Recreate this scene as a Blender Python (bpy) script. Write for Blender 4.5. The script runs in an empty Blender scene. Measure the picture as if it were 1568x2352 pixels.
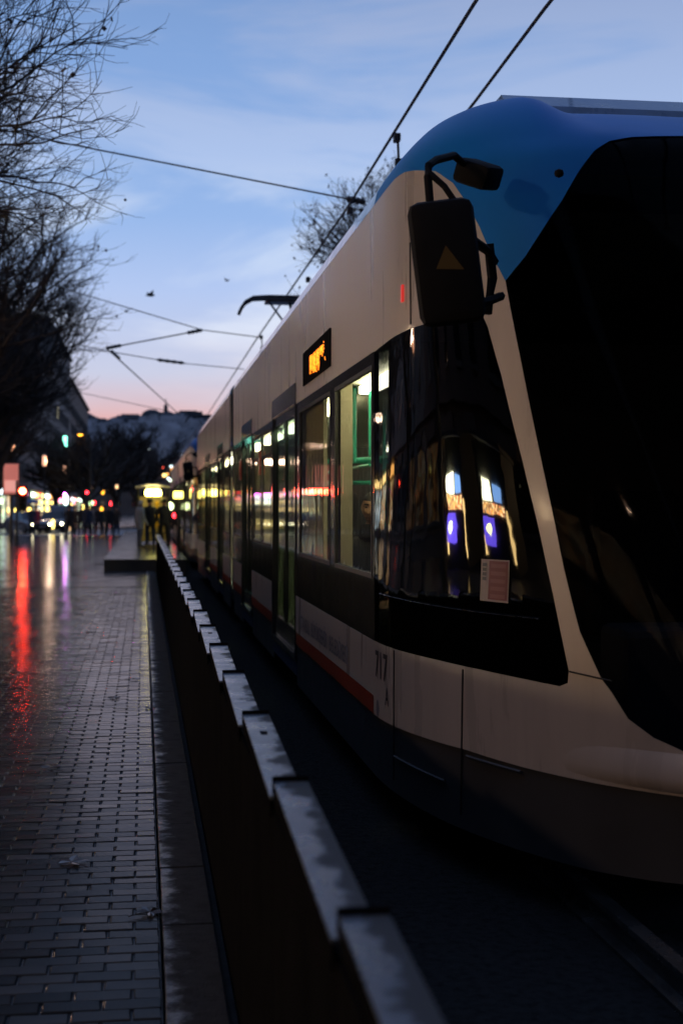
import bpy, bmesh, math, random
import numpy as np
from mathutils import Vector, Matrix
from mathutils.geometry import delaunay_2d_cdt

PI = math.pi
R = math.radians
scene = bpy.context.scene
COL = scene.collection

# ------------------------------------------------------------------ camera, sky, sun, exposure
EYE = 1.66
YAW = math.atan(454 / 3267)
PITCH = -math.atan(11 / 3267)
cam = bpy.data.cameras.new('camera')
camo = bpy.data.objects.new('camera', cam)
COL.objects.link(camo)
camo.location = (0, 0, EYE)
camo.rotation_euler = (PI / 2 + PITCH, 0, -YAW)
cam.sensor_fit = 'VERTICAL'
cam.sensor_height = 36.0
cam.sensor_width = 24.0
cam.lens = 50.0
cam.clip_start = 0.05
cam.clip_end = 6000
cam.dof.use_dof = True
cam.dof.focus_distance = 7.6
cam.dof.aperture_fstop = 2.6
scene.camera = camo

scene.view_settings.view_transform = 'Standard'
scene.view_settings.look = 'None'
scene.view_settings.exposure = 0.0
scene.view_settings.gamma = 1.0
scene.view_settings.use_curve_mapping = False
scene.render.engine = 'CYCLES'
scene.cycles.use_denoising = True
scene.cycles.max_bounces = 8
scene.cycles.transparent_max_bounces = 16
scene.cycles.sample_clamp_indirect = 4.0
scene.cycles.caustics_reflective = False
scene.cycles.caustics_refractive = False

world = bpy.data.worlds.new('World')
scene.world = world
world.use_nodes = True
nt = world.node_tree
nt.nodes.clear()


def N(tree, t, **kw):
    n = tree.nodes.new(t)
    for k, v in kw.items():
        setattr(n, k, v)
    return n


def ramp(tree, stops, interp='LINEAR'):
    r = N(tree, 'ShaderNodeValToRGB')
    cr = r.color_ramp
    cr.interpolation = interp
    while len(cr.elements) < len(stops):
        cr.elements.new(0.5)
    for e, (p, c) in zip(cr.elements, stops):
        e.position = p
        e.color = (c[0], c[1], c[2], 1) if len(c) == 3 else c
    return r


def build_sky():
    L = nt.links.new
    out = N(nt, 'ShaderNodeOutputWorld')
    add = N(nt, 'ShaderNodeAddShader')
    b1 = N(nt, 'ShaderNodeBackground')
    b2 = N(nt, 'ShaderNodeBackground')
    sky = N(nt, 'ShaderNodeTexSky')
    sky.sky_type = 'NISHITA'
    sky.sun_disc = False
    sky.sun_elevation = R(-2.0)
    sky.sun_rotation = R(0.0)
    L(sky.outputs[0], b1.inputs[0])
    b1.inputs[1].default_value = 0.05
    tc = N(nt, 'ShaderNodeTexCoord')
    sep = N(nt, 'ShaderNodeSeparateXYZ')
    L(tc.outputs['Generated'], sep.inputs[0])
    # soft stretched dusk clouds
    mp = N(nt, 'ShaderNodeMapping')
    mp.inputs['Scale'].default_value = (2.2, 2.2, 9.0)
    mp.inputs['Location'].default_value = (1.35, 0.7, 0.9)
    L(tc.outputs['Generated'], mp.inputs[0])
    nz = N(nt, 'ShaderNodeTexNoise')
    nz.inputs['Scale'].default_value = 1.35
    nz.inputs['Detail'].default_value = 8
    nz.inputs['Roughness'].default_value = 0.56
    nz.inputs['Distortion'].default_value = 0.35
    L(mp.outputs[0], nz.inputs['Vector'])
    clear = ramp(nt, [(0.0, (0.75, 0.44, 0.45)), (0.062, (0.75, 0.44, 0.46)), (0.072, (0.66, 0.50, 0.58)),
                      (0.092, (0.56, 0.60, 0.78)), (0.15, (0.43, 0.56, 0.87)), (0.20, (0.29, 0.46, 0.81)),
                      (0.30, (0.215, 0.37, 0.70)), (0.36, (0.18, 0.31, 0.60)), (0.7, (0.19, 0.30, 0.60)),
                      (1.0, (0.17, 0.27, 0.54))])
    L(sep.outputs['Z'], clear.inputs[0])
    cloud = ramp(nt, [(0.0, (0.75, 0.44, 0.45)), (0.062, (0.74, 0.46, 0.48)), (0.074, (0.66, 0.56, 0.66)),
                      (0.12, (0.70, 0.76, 0.92)), (0.17, (0.62, 0.73, 0.93)), (0.24, (0.40, 0.53, 0.82)),
                      (0.36, (0.27, 0.36, 0.60)), (0.7, (0.22, 0.32, 0.58)), (1.0, (0.18, 0.28, 0.54))])
    L(sep.outputs['Z'], cloud.inputs[0])
    fac = ramp(nt, [(0.43, (0, 0, 0)), (0.58, (1, 1, 1))], 'EASE')
    L(nz.outputs['Fac'], fac.inputs[0])
    mix = N(nt, 'ShaderNodeMix', data_type='RGBA')
    L(fac.outputs[0], mix.inputs['Factor'])
    L(clear.outputs[0], mix.inputs['A'])
    L(cloud.outputs[0], mix.inputs['B'])
    # the afterglow sits in the west, ahead of the tram line; opposite it the low sky is dull grey blue
    west = N(nt, 'ShaderNodeMapRange')
    west.inputs[1].default_value = -0.6
    west.inputs[2].default_value = 0.7
    L(sep.outputs['Y'], west.inputs[0])
    dull = ramp(nt, [(0.0, (0.14, 0.17, 0.26)), (0.2, (0.13, 0.18, 0.32)), (1.0, (0.17, 0.27, 0.54))])
    L(sep.outputs['Z'], dull.inputs[0])
    mix2 = N(nt, 'ShaderNodeMix', data_type='RGBA')
    L(west.outputs[0], mix2.inputs['Factor'])
    L(dull.outputs[0], mix2.inputs['A'])
    L(mix.outputs['Result'], mix2.inputs['B'])
    L(mix2.outputs['Result'], b2.inputs[0])
    b2.inputs[1].default_value = 1.0
    L(b1.outputs[0], add.inputs[0])
    L(b2.outputs[0], add.inputs[1])
    L(add.outputs[0], out.inputs[0])


build_sky()

sun = bpy.data.lights.new('sun', 'SUN')
sun.energy = 0.04          # the sun is already below the hill; only a trace of afterglow is left
sun.angle = R(20)
sun.color = (1.0, 0.62, 0.52)
suno = bpy.data.objects.new('sun', sun)
COL.objects.link(suno)
suno.rotation_euler = (R(-86), 0, 0)

# ------------------------------------------------------------------ helpers
rnd = random.Random(7)


def ray(x, y):
    """direction through a point of the photograph (1568 x 2352 scale), used once to find real positions"""
    a = (x - 784) / 3267.0
    b = -(y - 1176) / 3267.0
    c, s = math.cos(PITCH), math.sin(PITCH)
    f, u = c - b * s, s + b * c
    c, s = math.cos(YAW), math.sin(YAW)
    return Vector((a * c + f * s, -a * s + f * c, u))


def P(x, y, depth):
    return Vector((0, 0, EYE)) + ray(x, y) * depth


def tag(o, label=None, cat=None, group=None, kind=None):
    if label: o['label'] = label
    if cat: o['category'] = cat
    if group: o['group'] = group
    if kind: o['kind'] = kind
    return o


def empty(name, loc=(0, 0, 0), rz=0.0):
    o = bpy.data.objects.new(name, None)
    o.empty_display_size = 0.2
    o.location = loc
    o.rotation_euler = (0, 0, rz)
    COL.objects.link(o)
    return o


def link(name, me, parent=None, loc=None, rz=None):
    o = bpy.data.objects.new(name, me)
    COL.objects.link(o)
    if parent is not None: o.parent = parent
    if loc is not None: o.location = loc
    if rz is not None: o.rotation_euler = (0, 0, rz)
    return o


CHILDREN = {}


def copy_tree(o, parent=None):
    c = o.copy()
    COL.objects.link(c)
    if parent is not None: c.parent = parent
    for ch in list(o.children):
        copy_tree(ch, c)
    return c


class MB:
    """collects boxes, tubes and prisms; build() links them as one mesh object"""
    def __init__(self):
        self.v = []
        self.f = []
        self.mi = []
        self.cur = 0

    def add(self, vs, fs):
        o = len(self.v)
        self.v.extend([tuple(p) for p in vs])
        self.f.extend([tuple(i + o for i in f) for f in fs])
        self.mi.extend([self.cur] * len(fs))
        return self

    def box(self, x0, x1, y0, y1, z0, z1, b=0.0):
        if b <= 0:
            vs = [(x0, y0, z0), (x1, y0, z0), (x1, y1, z0), (x0, y1, z0), (x0, y0, z1), (x1, y0, z1), (x1, y1, z1), (x0, y1, z1)]
            return self.add(vs, [(0, 3, 2, 1), (4, 5, 6, 7), (0, 1, 5, 4), (1, 2, 6, 5), (2, 3, 7, 6), (3, 0, 4, 7)])
        bm = bmesh.new()
        bmesh.ops.create_cube(bm, size=1.0)
        for v in bm.verts:
            v.co = Vector(((x0 + x1) / 2 + v.co.x * (x1 - x0), (y0 + y1) / 2 + v.co.y * (y1 - y0), (z0 + z1) / 2 + v.co.z * (z1 - z0)))
        bmesh.ops.bevel(bm, geom=bm.edges[:], offset=b, segments=2, profile=0.5, affect='EDGES')
        bm.verts.index_update()
        self.add([v.co[:] for v in bm.verts], [[v.index for v in f.verts] for f in bm.faces])
        bm.free()
        return self

    def tube(self, pts, rad, n=6, cap=True):
        pts = [Vector(p) for p in pts]
        m = len(pts)
        rads = rad if isinstance(rad, (list, tuple)) else [rad] * m
        vs, fs = [], []
        up = Vector((0.13, 0.21, 0.97))
        for i, p in enumerate(pts):
            d = (pts[min(i + 1, m - 1)] - pts[max(i - 1, 0)])
            if d.length < 1e-9: d = Vector((0, 0, 1))
            d.normalize()
            s = d.cross(up)
            if s.length < 0.15: s = d.cross(Vector((1, 0, 0)))
            s.normalize()
            t = s.cross(d)
            for k in range(n):
                a = 2 * PI * k / n
                vs.append(p + (s * math.cos(a) + t * math.sin(a)) * rads[i])
        for i in range(m - 1):
            for k in range(n):
                k2 = (k + 1) % n
                fs.append((i * n + k, i * n + k2, (i + 1) * n + k2, (i + 1) * n + k))
        if cap:
            fs.append(tuple(range(n - 1, -1, -1)))
            fs.append(tuple((m - 1) * n + k for k in range(n)))
        return self.add(vs, fs)

    def lathe(self, prof, n=12, c=(0, 0, 0)):
        vs, fs = [], []
        for r, z in prof:
            for k in range(n):
                a = 2 * PI * k / n
                vs.append((c[0] + r * math.cos(a), c[1] + r * math.sin(a), c[2] + z))
        m = len(prof)
        for i in range(m - 1):
            for k in range(n):
                k2 = (k + 1) % n
                fs.append((i * n + k, i * n + k2, (i + 1) * n + k2, (i + 1) * n + k))
        fs.append(tuple(range(n - 1, -1, -1)))
        fs.append(tuple((m - 1) * n + k for k in range(n)))
        return self.add(vs, fs)

    def prism(self, poly, axis, a, b):
        """extrude a 2-D polygon along axis 'x','y' or 'z' from a to b"""
        def pt(p, t):
            return {'x': (t, p[0], p[1]), 'y': (p[0], t, p[1]), 'z': (p[0], p[1], t)}[axis]
        n = len(poly)
        vs = [pt(p, a) for p in poly] + [pt(p, b) for p in poly]
        fs = [tuple(range(n)), tuple(range(2 * n - 1, n - 1, -1))]
        for i in range(n):
            j = (i + 1) % n
            fs.append((j, i, i + n, j + n))
        return self.add(vs, fs)

    def mesh(self, name, mats, smooth=False, recalc=True):
        me = bpy.data.meshes.new(name)
        me.from_pydata(self.v, [], self.f)
        if not isinstance(mats, (list, tuple)): mats = [mats]
        for m in mats: me.materials.append(m)
        if len(mats) > 1:
            me.polygons.foreach_set('material_index', self.mi)
        if recalc and len(self.f) < 60000:
            bm = bmesh.new()
            bm.from_mesh(me)
            bmesh.ops.recalc_face_normals(bm, faces=bm.faces[:])
            bm.to_mesh(me)
            bm.free()
        if smooth:
            me.polygons.foreach_set('use_smooth', [True] * len(me.polygons))
            if smooth != 'all':
                try:
                    me.set_sharp_from_angle(angle=R(40))
                except Exception:
                    pass
        me.update()
        return me

    def build(self, name, mats, parent=None, loc=None, smooth=False, rz=None, recalc=True):
        return link(name, self.mesh(name, mats, smooth, recalc), parent, loc, rz)


# ------------------------------------------------------------------ materials
def mat(name, base, rough=0.6, metal=0.0, var=0.0, vscale=3.0, rvar=0.0, bump=0.0, bscale=30.0, stretch=(1, 1, 1),
        coat=0.0, coat_rough=0.05, dark=None, spec=0.5, emit=None, estr=0.0):
    m = bpy.data.materials.new(name)
    m.use_nodes = True
    t = m.node_tree
    L = t.links.new
    b = t.nodes['Principled BSDF']
    b.inputs['Base Color'].default_value = (*base, 1)
    b.inputs['Roughness'].default_value = rough
    b.inputs['Metallic'].default_value = metal
    b.inputs['Specular IOR Level'].default_value = spec
    b.inputs['Coat Weight'].default_value = coat
    b.inputs['Coat Roughness'].default_value = coat_rough
    if emit:
        b.inputs['Emission Color'].default_value = (*emit, 1)
        b.inputs['Emission Strength'].default_value = estr
    if var or rvar or bump:
        tc = N(t, 'ShaderNodeTexCoord')
        mp = N(t, 'ShaderNodeMapping')
        mp.inputs['Scale'].default_value = stretch
        L(tc.outputs['Object'], mp.inputs[0])
    if var or rvar:
        n1 = N(t, 'ShaderNodeTexNoise')
        n1.inputs['Scale'].default_value = vscale
        n1.inputs['Detail'].default_value = 6
        n1.inputs['Roughness'].default_value = 0.6
        L(mp.outputs[0], n1.inputs['Vector'])
        if var:
            d = dark if dark else tuple(c * (1 - var) for c in base)
            h = tuple(min(1, c * (1 + var * 0.6)) for c in base)
            r = ramp(t, [(0.3, d), (0.5, base), (0.72, h)])
            L(n1.outputs['Fac'], r.inputs[0])
            L(r.outputs[0], b.inputs['Base Color'])
        if rvar:
            mr = N(t, 'ShaderNodeMapRange')
            mr.inputs[1].default_value = 0.3
            mr.inputs[2].default_value = 0.7
            mr.inputs[3].default_value = max(0.02, rough - rvar)
            mr.inputs[4].default_value = min(1, rough + rvar)
            L(n1.outputs['Fac'], mr.inputs[0])
            L(mr.outputs[0], b.inputs['Roughness'])
    if bump:
        n2 = N(t, 'ShaderNodeTexNoise')
        n2.inputs['Scale'].default_value = bscale
        n2.inputs['Detail'].default_value = 3
        L(mp.outputs[0], n2.inputs['Vector'])
        bp = N(t, 'ShaderNodeBump')
        bp.inputs['Strength'].default_value = 1.0
        bp.inputs['Distance'].default_value = bump
        L(n2.outputs['Fac'], bp.inputs['Height'])
        L(bp.outputs[0], b.inputs['Normal'])
    return m


def glow(name, col, strength):
    m = bpy.data.materials.new(name)
    m.use_nodes = True
    t = m.node_tree
    b = t.nodes['Principled BSDF']
    b.inputs['Base Color'].default_value = (*[c * 0.5 for c in col], 1)
    b.inputs['Roughness'].default_value = 0.3
    b.inputs['Emission Color'].default_value = (*col, 1)
    b.inputs['Emission Strength'].default_value = strength
    return m


def goods(name, cols, strength, sx=2.0, sz=3.0, dark=0.25):
    """a lit shop interior seen through its window: goods, shelves and lamps of different brightness"""
    m = bpy.data.materials.new(name)
    m.use_nodes = True
    t = m.node_tree
    L = t.links.new
    b = t.nodes['Principled BSDF']
    b.inputs['Base Color'].default_value = (0.02, 0.02, 0.02, 1)
    b.inputs['Roughness'].default_value = 0.1
    tc = N(t, 'ShaderNodeTexCoord')
    mp = N(t, 'ShaderNodeMapping')
    mp.inputs['Scale'].default_value = (sx, sx, sz)
    L(tc.outputs['Object'], mp.inputs[0])
    v = N(t, 'ShaderNodeTexVoronoi')
    v.distance = 'CHEBYCHEV'
    v.inputs['Scale'].default_value = 1.6
    L(mp.outputs[0], v.inputs['Vector'])
    sp = N(t, 'ShaderNodeSeparateColor')
    L(v.outputs['Color'], sp.inputs[0])
    n = len(cols)
    cr = ramp(t, [(i / n, c) for i, c in enumerate(cols)], 'CONSTANT')
    L(sp.outputs[0], cr.inputs[0])
    br = N(t, 'ShaderNodeMapRange')
    br.inputs[3].default_value = dark
    br.inputs[4].default_value = 1.6
    L(sp.outputs[1], br.inputs[0])
    pw = N(t, 'ShaderNodeMath', operation='MULTIPLY')
    L(br.outputs[0], pw.inputs[0])
    pw.inputs[1].default_value = strength
    L(cr.outputs[0], b.inputs['Emission Color'])
    L(pw.outputs[0], b.inputs['Emission Strength'])
    return m


def glass(name, tint=(0.6, 0.65, 0.6), rough=0.02, ior=1.5, bump=0.0, bscale=40.0, stretch=(1, 1, 1)):
    m = bpy.data.materials.new(name)
    m.use_nodes = True
    t = m.node_tree
    L = t.links.new
    t.nodes.remove(t.nodes['Principled BSDF'])
    out = t.nodes['Material Output']
    tr = N(t, 'ShaderNodeBsdfTransparent')
    tr.inputs[0].default_value = (*tint, 1)
    gl = N(t, 'ShaderNodeBsdfGlossy')
    gl.inputs['Roughness'].default_value = rough
    fr = N(t, 'ShaderNodeFresnel')
    fr.inputs[0].default_value = ior
    if bump:
        tc = N(t, 'ShaderNodeTexCoord')
        mp = N(t, 'ShaderNodeMapping')
        mp.inputs['Scale'].default_value = stretch
        L(tc.outputs['Object'], mp.inputs[0])
        n2 = N(t, 'ShaderNodeTexNoise')
        n2.inputs['Scale'].default_value = bscale
        n2.inputs['Detail'].default_value = 2
        L(mp.outputs[0], n2.inputs['Vector'])
        bp = N(t, 'ShaderNodeBump')
        bp.inputs['Distance'].default_value = bump
        L(n2.outputs['Fac'], bp.inputs['Height'])
        L(bp.outputs[0], gl.inputs['Normal'])
    mx = N(t, 'ShaderNodeMixShader')
    geo = N(t, 'ShaderNodeNewGeometry')     # the far face of a thin pane must not mirror totally
    inv = N(t, 'ShaderNodeMath', operation='SUBTRACT')
    inv.inputs[0].default_value = 1.0
    L(geo.outputs['Backfacing'], inv.inputs[1])
    ml = N(t, 'ShaderNodeMath', operation='MULTIPLY')
    L(fr.outputs[0], ml.inputs[0])
    L(inv.outputs[0], ml.inputs[1])
    L(ml.outputs[0], mx.inputs[0])
    L(tr.outputs[0], mx.inputs[1])
    L(gl.outputs[0], mx.inputs[2])
    L(mx.outputs[0], out.inputs[0])
    return m


M = {}
M['white'] = mat('tram_white', (0.56, 0.485, 0.42), 0.32, var=0.13, vscale=1.4, stretch=(2.2, 2.6, 0.3), rvar=0.1, coat=0.22, coat_rough=0.12, spec=0.35, bump=0.0006, bscale=1.6)
M['blue'] = mat('tram_blue', (0.004, 0.17, 0.55), 0.50, var=0.12, vscale=1.5, coat=0.0, spec=0.22, bump=0.0004, bscale=3)
M['roofblue'] = mat('tram_roof_blue', (0.10, 0.20, 0.36), 0.34, var=0.25, vscale=6, rvar=0.12, coat=0.5, bump=0.002, bscale=28)
M['red'] = mat('tram_red', (0.30, 0.035, 0.015), 0.35, var=0.15, coat=0.4, coat_rough=0.15)
M['skirt'] = mat('tram_skirt', (0.055, 0.055, 0.057), 0.45, var=0.2, vscale=2, rvar=0.1)
M['black'] = mat('tram_black', (0.028, 0.028, 0.029), 0.10, var=0.1, coat=0.3, coat_rough=0.03, bump=0.0007, bscale=26, stretch=(1, 1, 0.35))
M['rubber'] = mat('rubber', (0.02, 0.02, 0.02), 0.6, var=0.2, vscale=10)
M['plastic'] = mat('black_plastic', (0.012, 0.012, 0.013), 0.75, var=0.2, vscale=8, spec=0.08)
M['bellows'] = mat('bellows', (0.03, 0.03, 0.032), 0.75, var=0.2, vscale=8)
M['doorblue'] = mat('door_blue', (0.03, 0.05, 0.11), 0.4, var=0.1)
M['inwall'] = mat('interior_wall', (0.50, 0.46, 0.34), 0.6, var=0.06)
M['infloor'] = mat('interior_floor', (0.08, 0.09, 0.09), 0.5, var=0.2, vscale=10)
M['inceil'] = mat('interior_ceiling', (0.55, 0.55, 0.50), 0.5, var=0.04)
M['rail'] = mat('teal_handrail', (0.05, 0.52, 0.40), 0.28, var=0.05)
M['seat'] = mat('seat_fabric', (0.03, 0.035, 0.05), 0.85, var=0.25, vscale=20)
M['cabin'] = mat('cab_lining', (0.11, 0.11, 0.115), 0.8, var=0.15)
M['glass'] = glass('saloon_glass', (0.84, 0.82, 0.72), 0.025, 1.5, bump=0.0012, bscale=2.2, stretch=(1, 3, 0.6))
M['doorglass'] = glass('door_glass', (0.44, 0.52, 0.46), 0.03, 1.5, bump=0.0012, bscale=2.2, stretch=(1, 3, 0.6))
M['cabglass'] = glass('cab_glass', (0.12, 0.12, 0.12), 0.035, 1.62, bump=0.0016, bscale=4.5, stretch=(1, 1, .7))
M['screen'] = glass('windscreen_glass', (0.30, 0.31, 0.33), 0.05, 1.09)
M['strip'] = glow('strip_light', (1.0, 0.97, 0.70), 22.0)
M['led'] = glow('amber_led', (1.0, 0.22, 0.01), 3.2)
M['letter'] = mat('dark_lettering', (0.035, 0.034, 0.036), 0.5, var=0.1)
M['greyletter'] = mat('grey_lettering', (0.17, 0.17, 0.19), 0.5, var=0.1)
M['yellow'] = mat('warning_yellow', (0.10, 0.06, 0.009), 0.5, var=0.1)
M['paperwhite'] = mat('paper_white', (0.26, 0.21, 0.20), 0.6, var=0.08, vscale=9)
M['paperred'] = mat('paper_red', (0.13, 0.022, 0.025), 0.6, var=0.1, vscale=9)
M['paperpink'] = mat('paper_pink', (0.18, 0.058, 0.058), 0.6, var=0.1, vscale=9)
M['redglint'] = glow('red_reflection_glow', (1.0, 0.06, 0.05), 0.45)  # glow standing in for a red reflection on the cab side
M['steel'] = mat('dark_steel', (0.05, 0.05, 0.055), 0.45, metal=0.6, var=0.3, vscale=8, rvar=0.1)
M['matte'] = mat('matte_black', (0.012, 0.012, 0.013), 0.9, var=0.1, spec=0.0)
M['wire'] = mat('wire', (0.035, 0.034, 0.034), 0.6, var=0.1)
M['railsteel'] = mat('rail_steel', (0.30, 0.29, 0.28), 0.25, metal=0.9, var=0.3, vscale=4, rvar=0.1)

# ------------------------------------------------------------------ ground, pavement, track
def wet_brick_material():
    m = mat('wet_paver', (0.038, 0.040, 0.042), 0.155, var=0.5, vscale=1.3, rvar=0.06, bump=0.0009, bscale=60, spec=0.5)
    t = m.node_tree
    L = t.links.new
    b = t.nodes['Principled BSDF']
    # each paver has its own tone
    b.inputs['IOR'].default_value = 1.07
    oi = N(t, 'ShaderNodeObjectInfo')
    src = b.inputs['Base Color'].links[0].from_socket
    hs = N(t, 'ShaderNodeHueSaturation')
    mr = N(t, 'ShaderNodeMapRange')
    mr.inputs[3].default_value = 0.55
    mr.inputs[4].default_value = 1.5
    L(oi.outputs['Random'], mr.inputs[0])
    L(mr.outputs[0], hs.inputs['Value'])
    L(src, hs.inputs['Color'])
    L(hs.outputs[0], b.inputs['Base Color'])
    return m


def far_paving_material():
    m = bpy.data.materials.new('wet_paving')
    m.use_nodes = True
    t = m.node_tree
    L = t.links.new
    b = t.nodes['Principled BSDF']
    tc = N(t, 'ShaderNodeTexCoord')
    br = N(t, 'ShaderNodeTexBrick')
    br.inputs['Scale'].default_value = 1.0
    br.inputs['Brick Width'].default_value = 0.2
    br.inputs['Row Height'].default_value = 0.1
    br.inputs['Mortar Size'].default_value = 0.005
    br.inputs['Color1'].default_value = (0.045, 0.045, 0.048, 1)
    br.inputs['Color2'].default_value = (0.065, 0.063, 0.066, 1)
    br.inputs['Mortar'].default_value = (0.015, 0.015, 0.015, 1)
    L(tc.outputs['Object'], br.inputs['Vector'])
    L(br.outputs['Color'], b.inputs['Base Color'])
    nz = N(t, 'ShaderNodeTexNoise')
    nz.inputs['Scale'].default_value = 1.3
    nz.inputs['Detail'].default_value = 5
    L(tc.outputs['Object'], nz.inputs['Vector'])
    mr = N(t, 'ShaderNodeMapRange')
    mr.inputs[1].default_value = 0.3
    mr.inputs[2].default_value = 0.7
    mr.inputs[3].default_value = 0.09
    mr.inputs[4].default_value = 0.20
    L(nz.outputs['Fac'], mr.inputs[0])
    L(mr.outputs[0], b.inputs['Roughness'])
    n2 = N(t, 'ShaderNodeTexNoise')
    n2.inputs['Scale'].default_value = 9
    L(tc.outputs['Object'], n2.inputs['Vector'])
    bp = N(t, 'ShaderNodeBump')
    bp.inputs['Distance'].default_value = 0.0016
    L(n2.outputs['Fac'], bp.inputs['Height'])
    L(bp.outputs[0], b.inputs['Normal'])
    b.inputs['IOR'].default_value = 1.07
    return m


def kerb_material():
    """rough dark concrete, wet and shining in ragged patches along its pavement edge"""
    m = mat('kerb_concrete', (0.026, 0.026, 0.026), 0.8, var=0.5, vscale=14, bump=0.004, bscale=90, spec=0.2)
    t = m.node_tree
    L = t.links.new
    b = t.nodes['Principled BSDF']
    geo = N(t, 'ShaderNodeNewGeometry')
    nz = N(t, 'ShaderNodeTexNoise')
    nz.inputs['Scale'].default_value = 7
    nz.inputs['Detail'].default_value = 7
    nz.inputs['Roughness'].default_value = 0.65
    L(geo.outputs['Position'], nz.inputs['Vector'])
    sep = N(t, 'ShaderNodeSeparateXYZ')
    L(geo.outputs['Position'], sep.inputs[0])
    mr = N(t, 'ShaderNodeMapRange')
    mr.inputs[1].default_value = 0.075
    mr.inputs[2].default_value = 0.20
    mr.inputs[3].default_value = 0.10
    mr.inputs[4].default_value = -0.24
    L(sep.outputs['X'], mr.inputs[0])
    ad = N(t, 'ShaderNodeMath', operation='ADD')
    L(nz.outputs['Fac'], ad.inputs[0])
    L(mr.outputs[0], ad.inputs[1])
    rp = ramp(t, [(0.43, (0, 0, 0)), (0.62, (1, 1, 1))])
    L(ad.outputs[0], rp.inputs[0])
    m1 = N(t, 'ShaderNodeMapRange')
    m1.inputs[3].default_value = 0.85
    m1.inputs[4].default_value = 0.28
    L(rp.outputs[0], m1.inputs[0])
    L(m1.outputs[0], b.inputs['Roughness'])
    m2 = N(t, 'ShaderNodeMapRange')
    m2.inputs[3].default_value = 0.15
    m2.inputs[4].default_value = 0.5
    L(rp.outputs[0], m2.inputs[0])
    L(m2.outputs[0], b.inputs['Specular IOR Level'])
    return m


M['paver'] = wet_brick_material()
M['paving'] = far_paving_material()
M['bed'] = mat('joint_sand', (0.018, 0.018, 0.018), 0.55, var=0.3, vscale=30, bump=0.003, bscale=120)
M['kerb'] = kerb_material()
M['asphalt'] = mat('wet_asphalt', (0.035, 0.035, 0.037), 0.35, var=0.3, vscale=2, rvar=0.15, bump=0.006, bscale=60)
M['ballast'] = mat('dark_track_bed', (0.030, 0.029, 0.028), 0.95, var=0.4, vscale=20, bump=0.02, bscale=45, spec=0.0)
M['soil'] = mat('ground_dark', (0.05, 0.05, 0.05), 0.8, var=0.3, vscale=0.3)
M['platform'] = mat('platform_concrete', (0.045, 0.045, 0.044), 0.18, var=0.35, vscale=2, rvar=0.08, bump=0.001, bscale=30, spec=0.3)
M['platform'].node_tree.nodes['Principled BSDF'].inputs['IOR'].default_value = 1.1
M['platformside'] = mat('platform_side', (0.03, 0.03, 0.03), 0.6, var=0.3, vscale=4)

tag(MB().box(-3500, 3500, -500, 5000, -1.2, -0.17).build('ground', M['soil']), kind='structure')
tag(MB().box(-12, 0.06, 86, 118, -0.16, -0.10).build('road', M['asphalt']), kind='structure')
pav = tag(MB().box(-11.5, 0.062, -12, 29.95, -0.16, -0.0075).build('pavement', M['bed']), kind='structure')
tag(MB().box(-11.5, 0.062, 30.0, 86, -0.16, 0.0).build('pavement', M['paving']), kind='structure')
tag(MB().box(-11.5, 0.062, 118, 420, -0.16, 0.0).build('pavement', M['paving']), kind='structure')
tag(MB().box(0.33, 12.0, -60, 420, -0.16, -0.148).build('track_bed', M['ballast']), kind='structure')
tag(MB().box(12.0, 24.0, -60, 420, -0.16, -0.02).build('road', M['asphalt']), kind='structure')


def brick_mesh(seed):
    r = random.Random(seed)
    lx, ly, h, c = 0.0974, 0.0474, 0.0, 0.0042
    vs = []
    for sx, sy in ((-1, -1), (1, -1), (1, 1), (-1, 1)):
        vs.append((sx * lx, sy * ly, -0.03))
    for sx, sy in ((-1, -1), (1, -1), (1, 1), (-1, 1)):
        vs.append((sx * lx, sy * ly, -c))
    for sx, sy in ((-1, -1), (1, -1), (1, 1), (-1, 1)):
        k = r.uniform(0.8, 2.2)
        vs.append((sx * (lx - c * k), sy * (ly - c * r.uniform(0.7, 1.5)), h))
    fs = []
    for a in (0, 4):
        for i in range(4):
            j = (i + 1) % 4
            fs.append((a + i, a + j, a + 4 + j, a + 4 + i))
    fs.append((8, 9, 10, 11))
    return vs, fs


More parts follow.
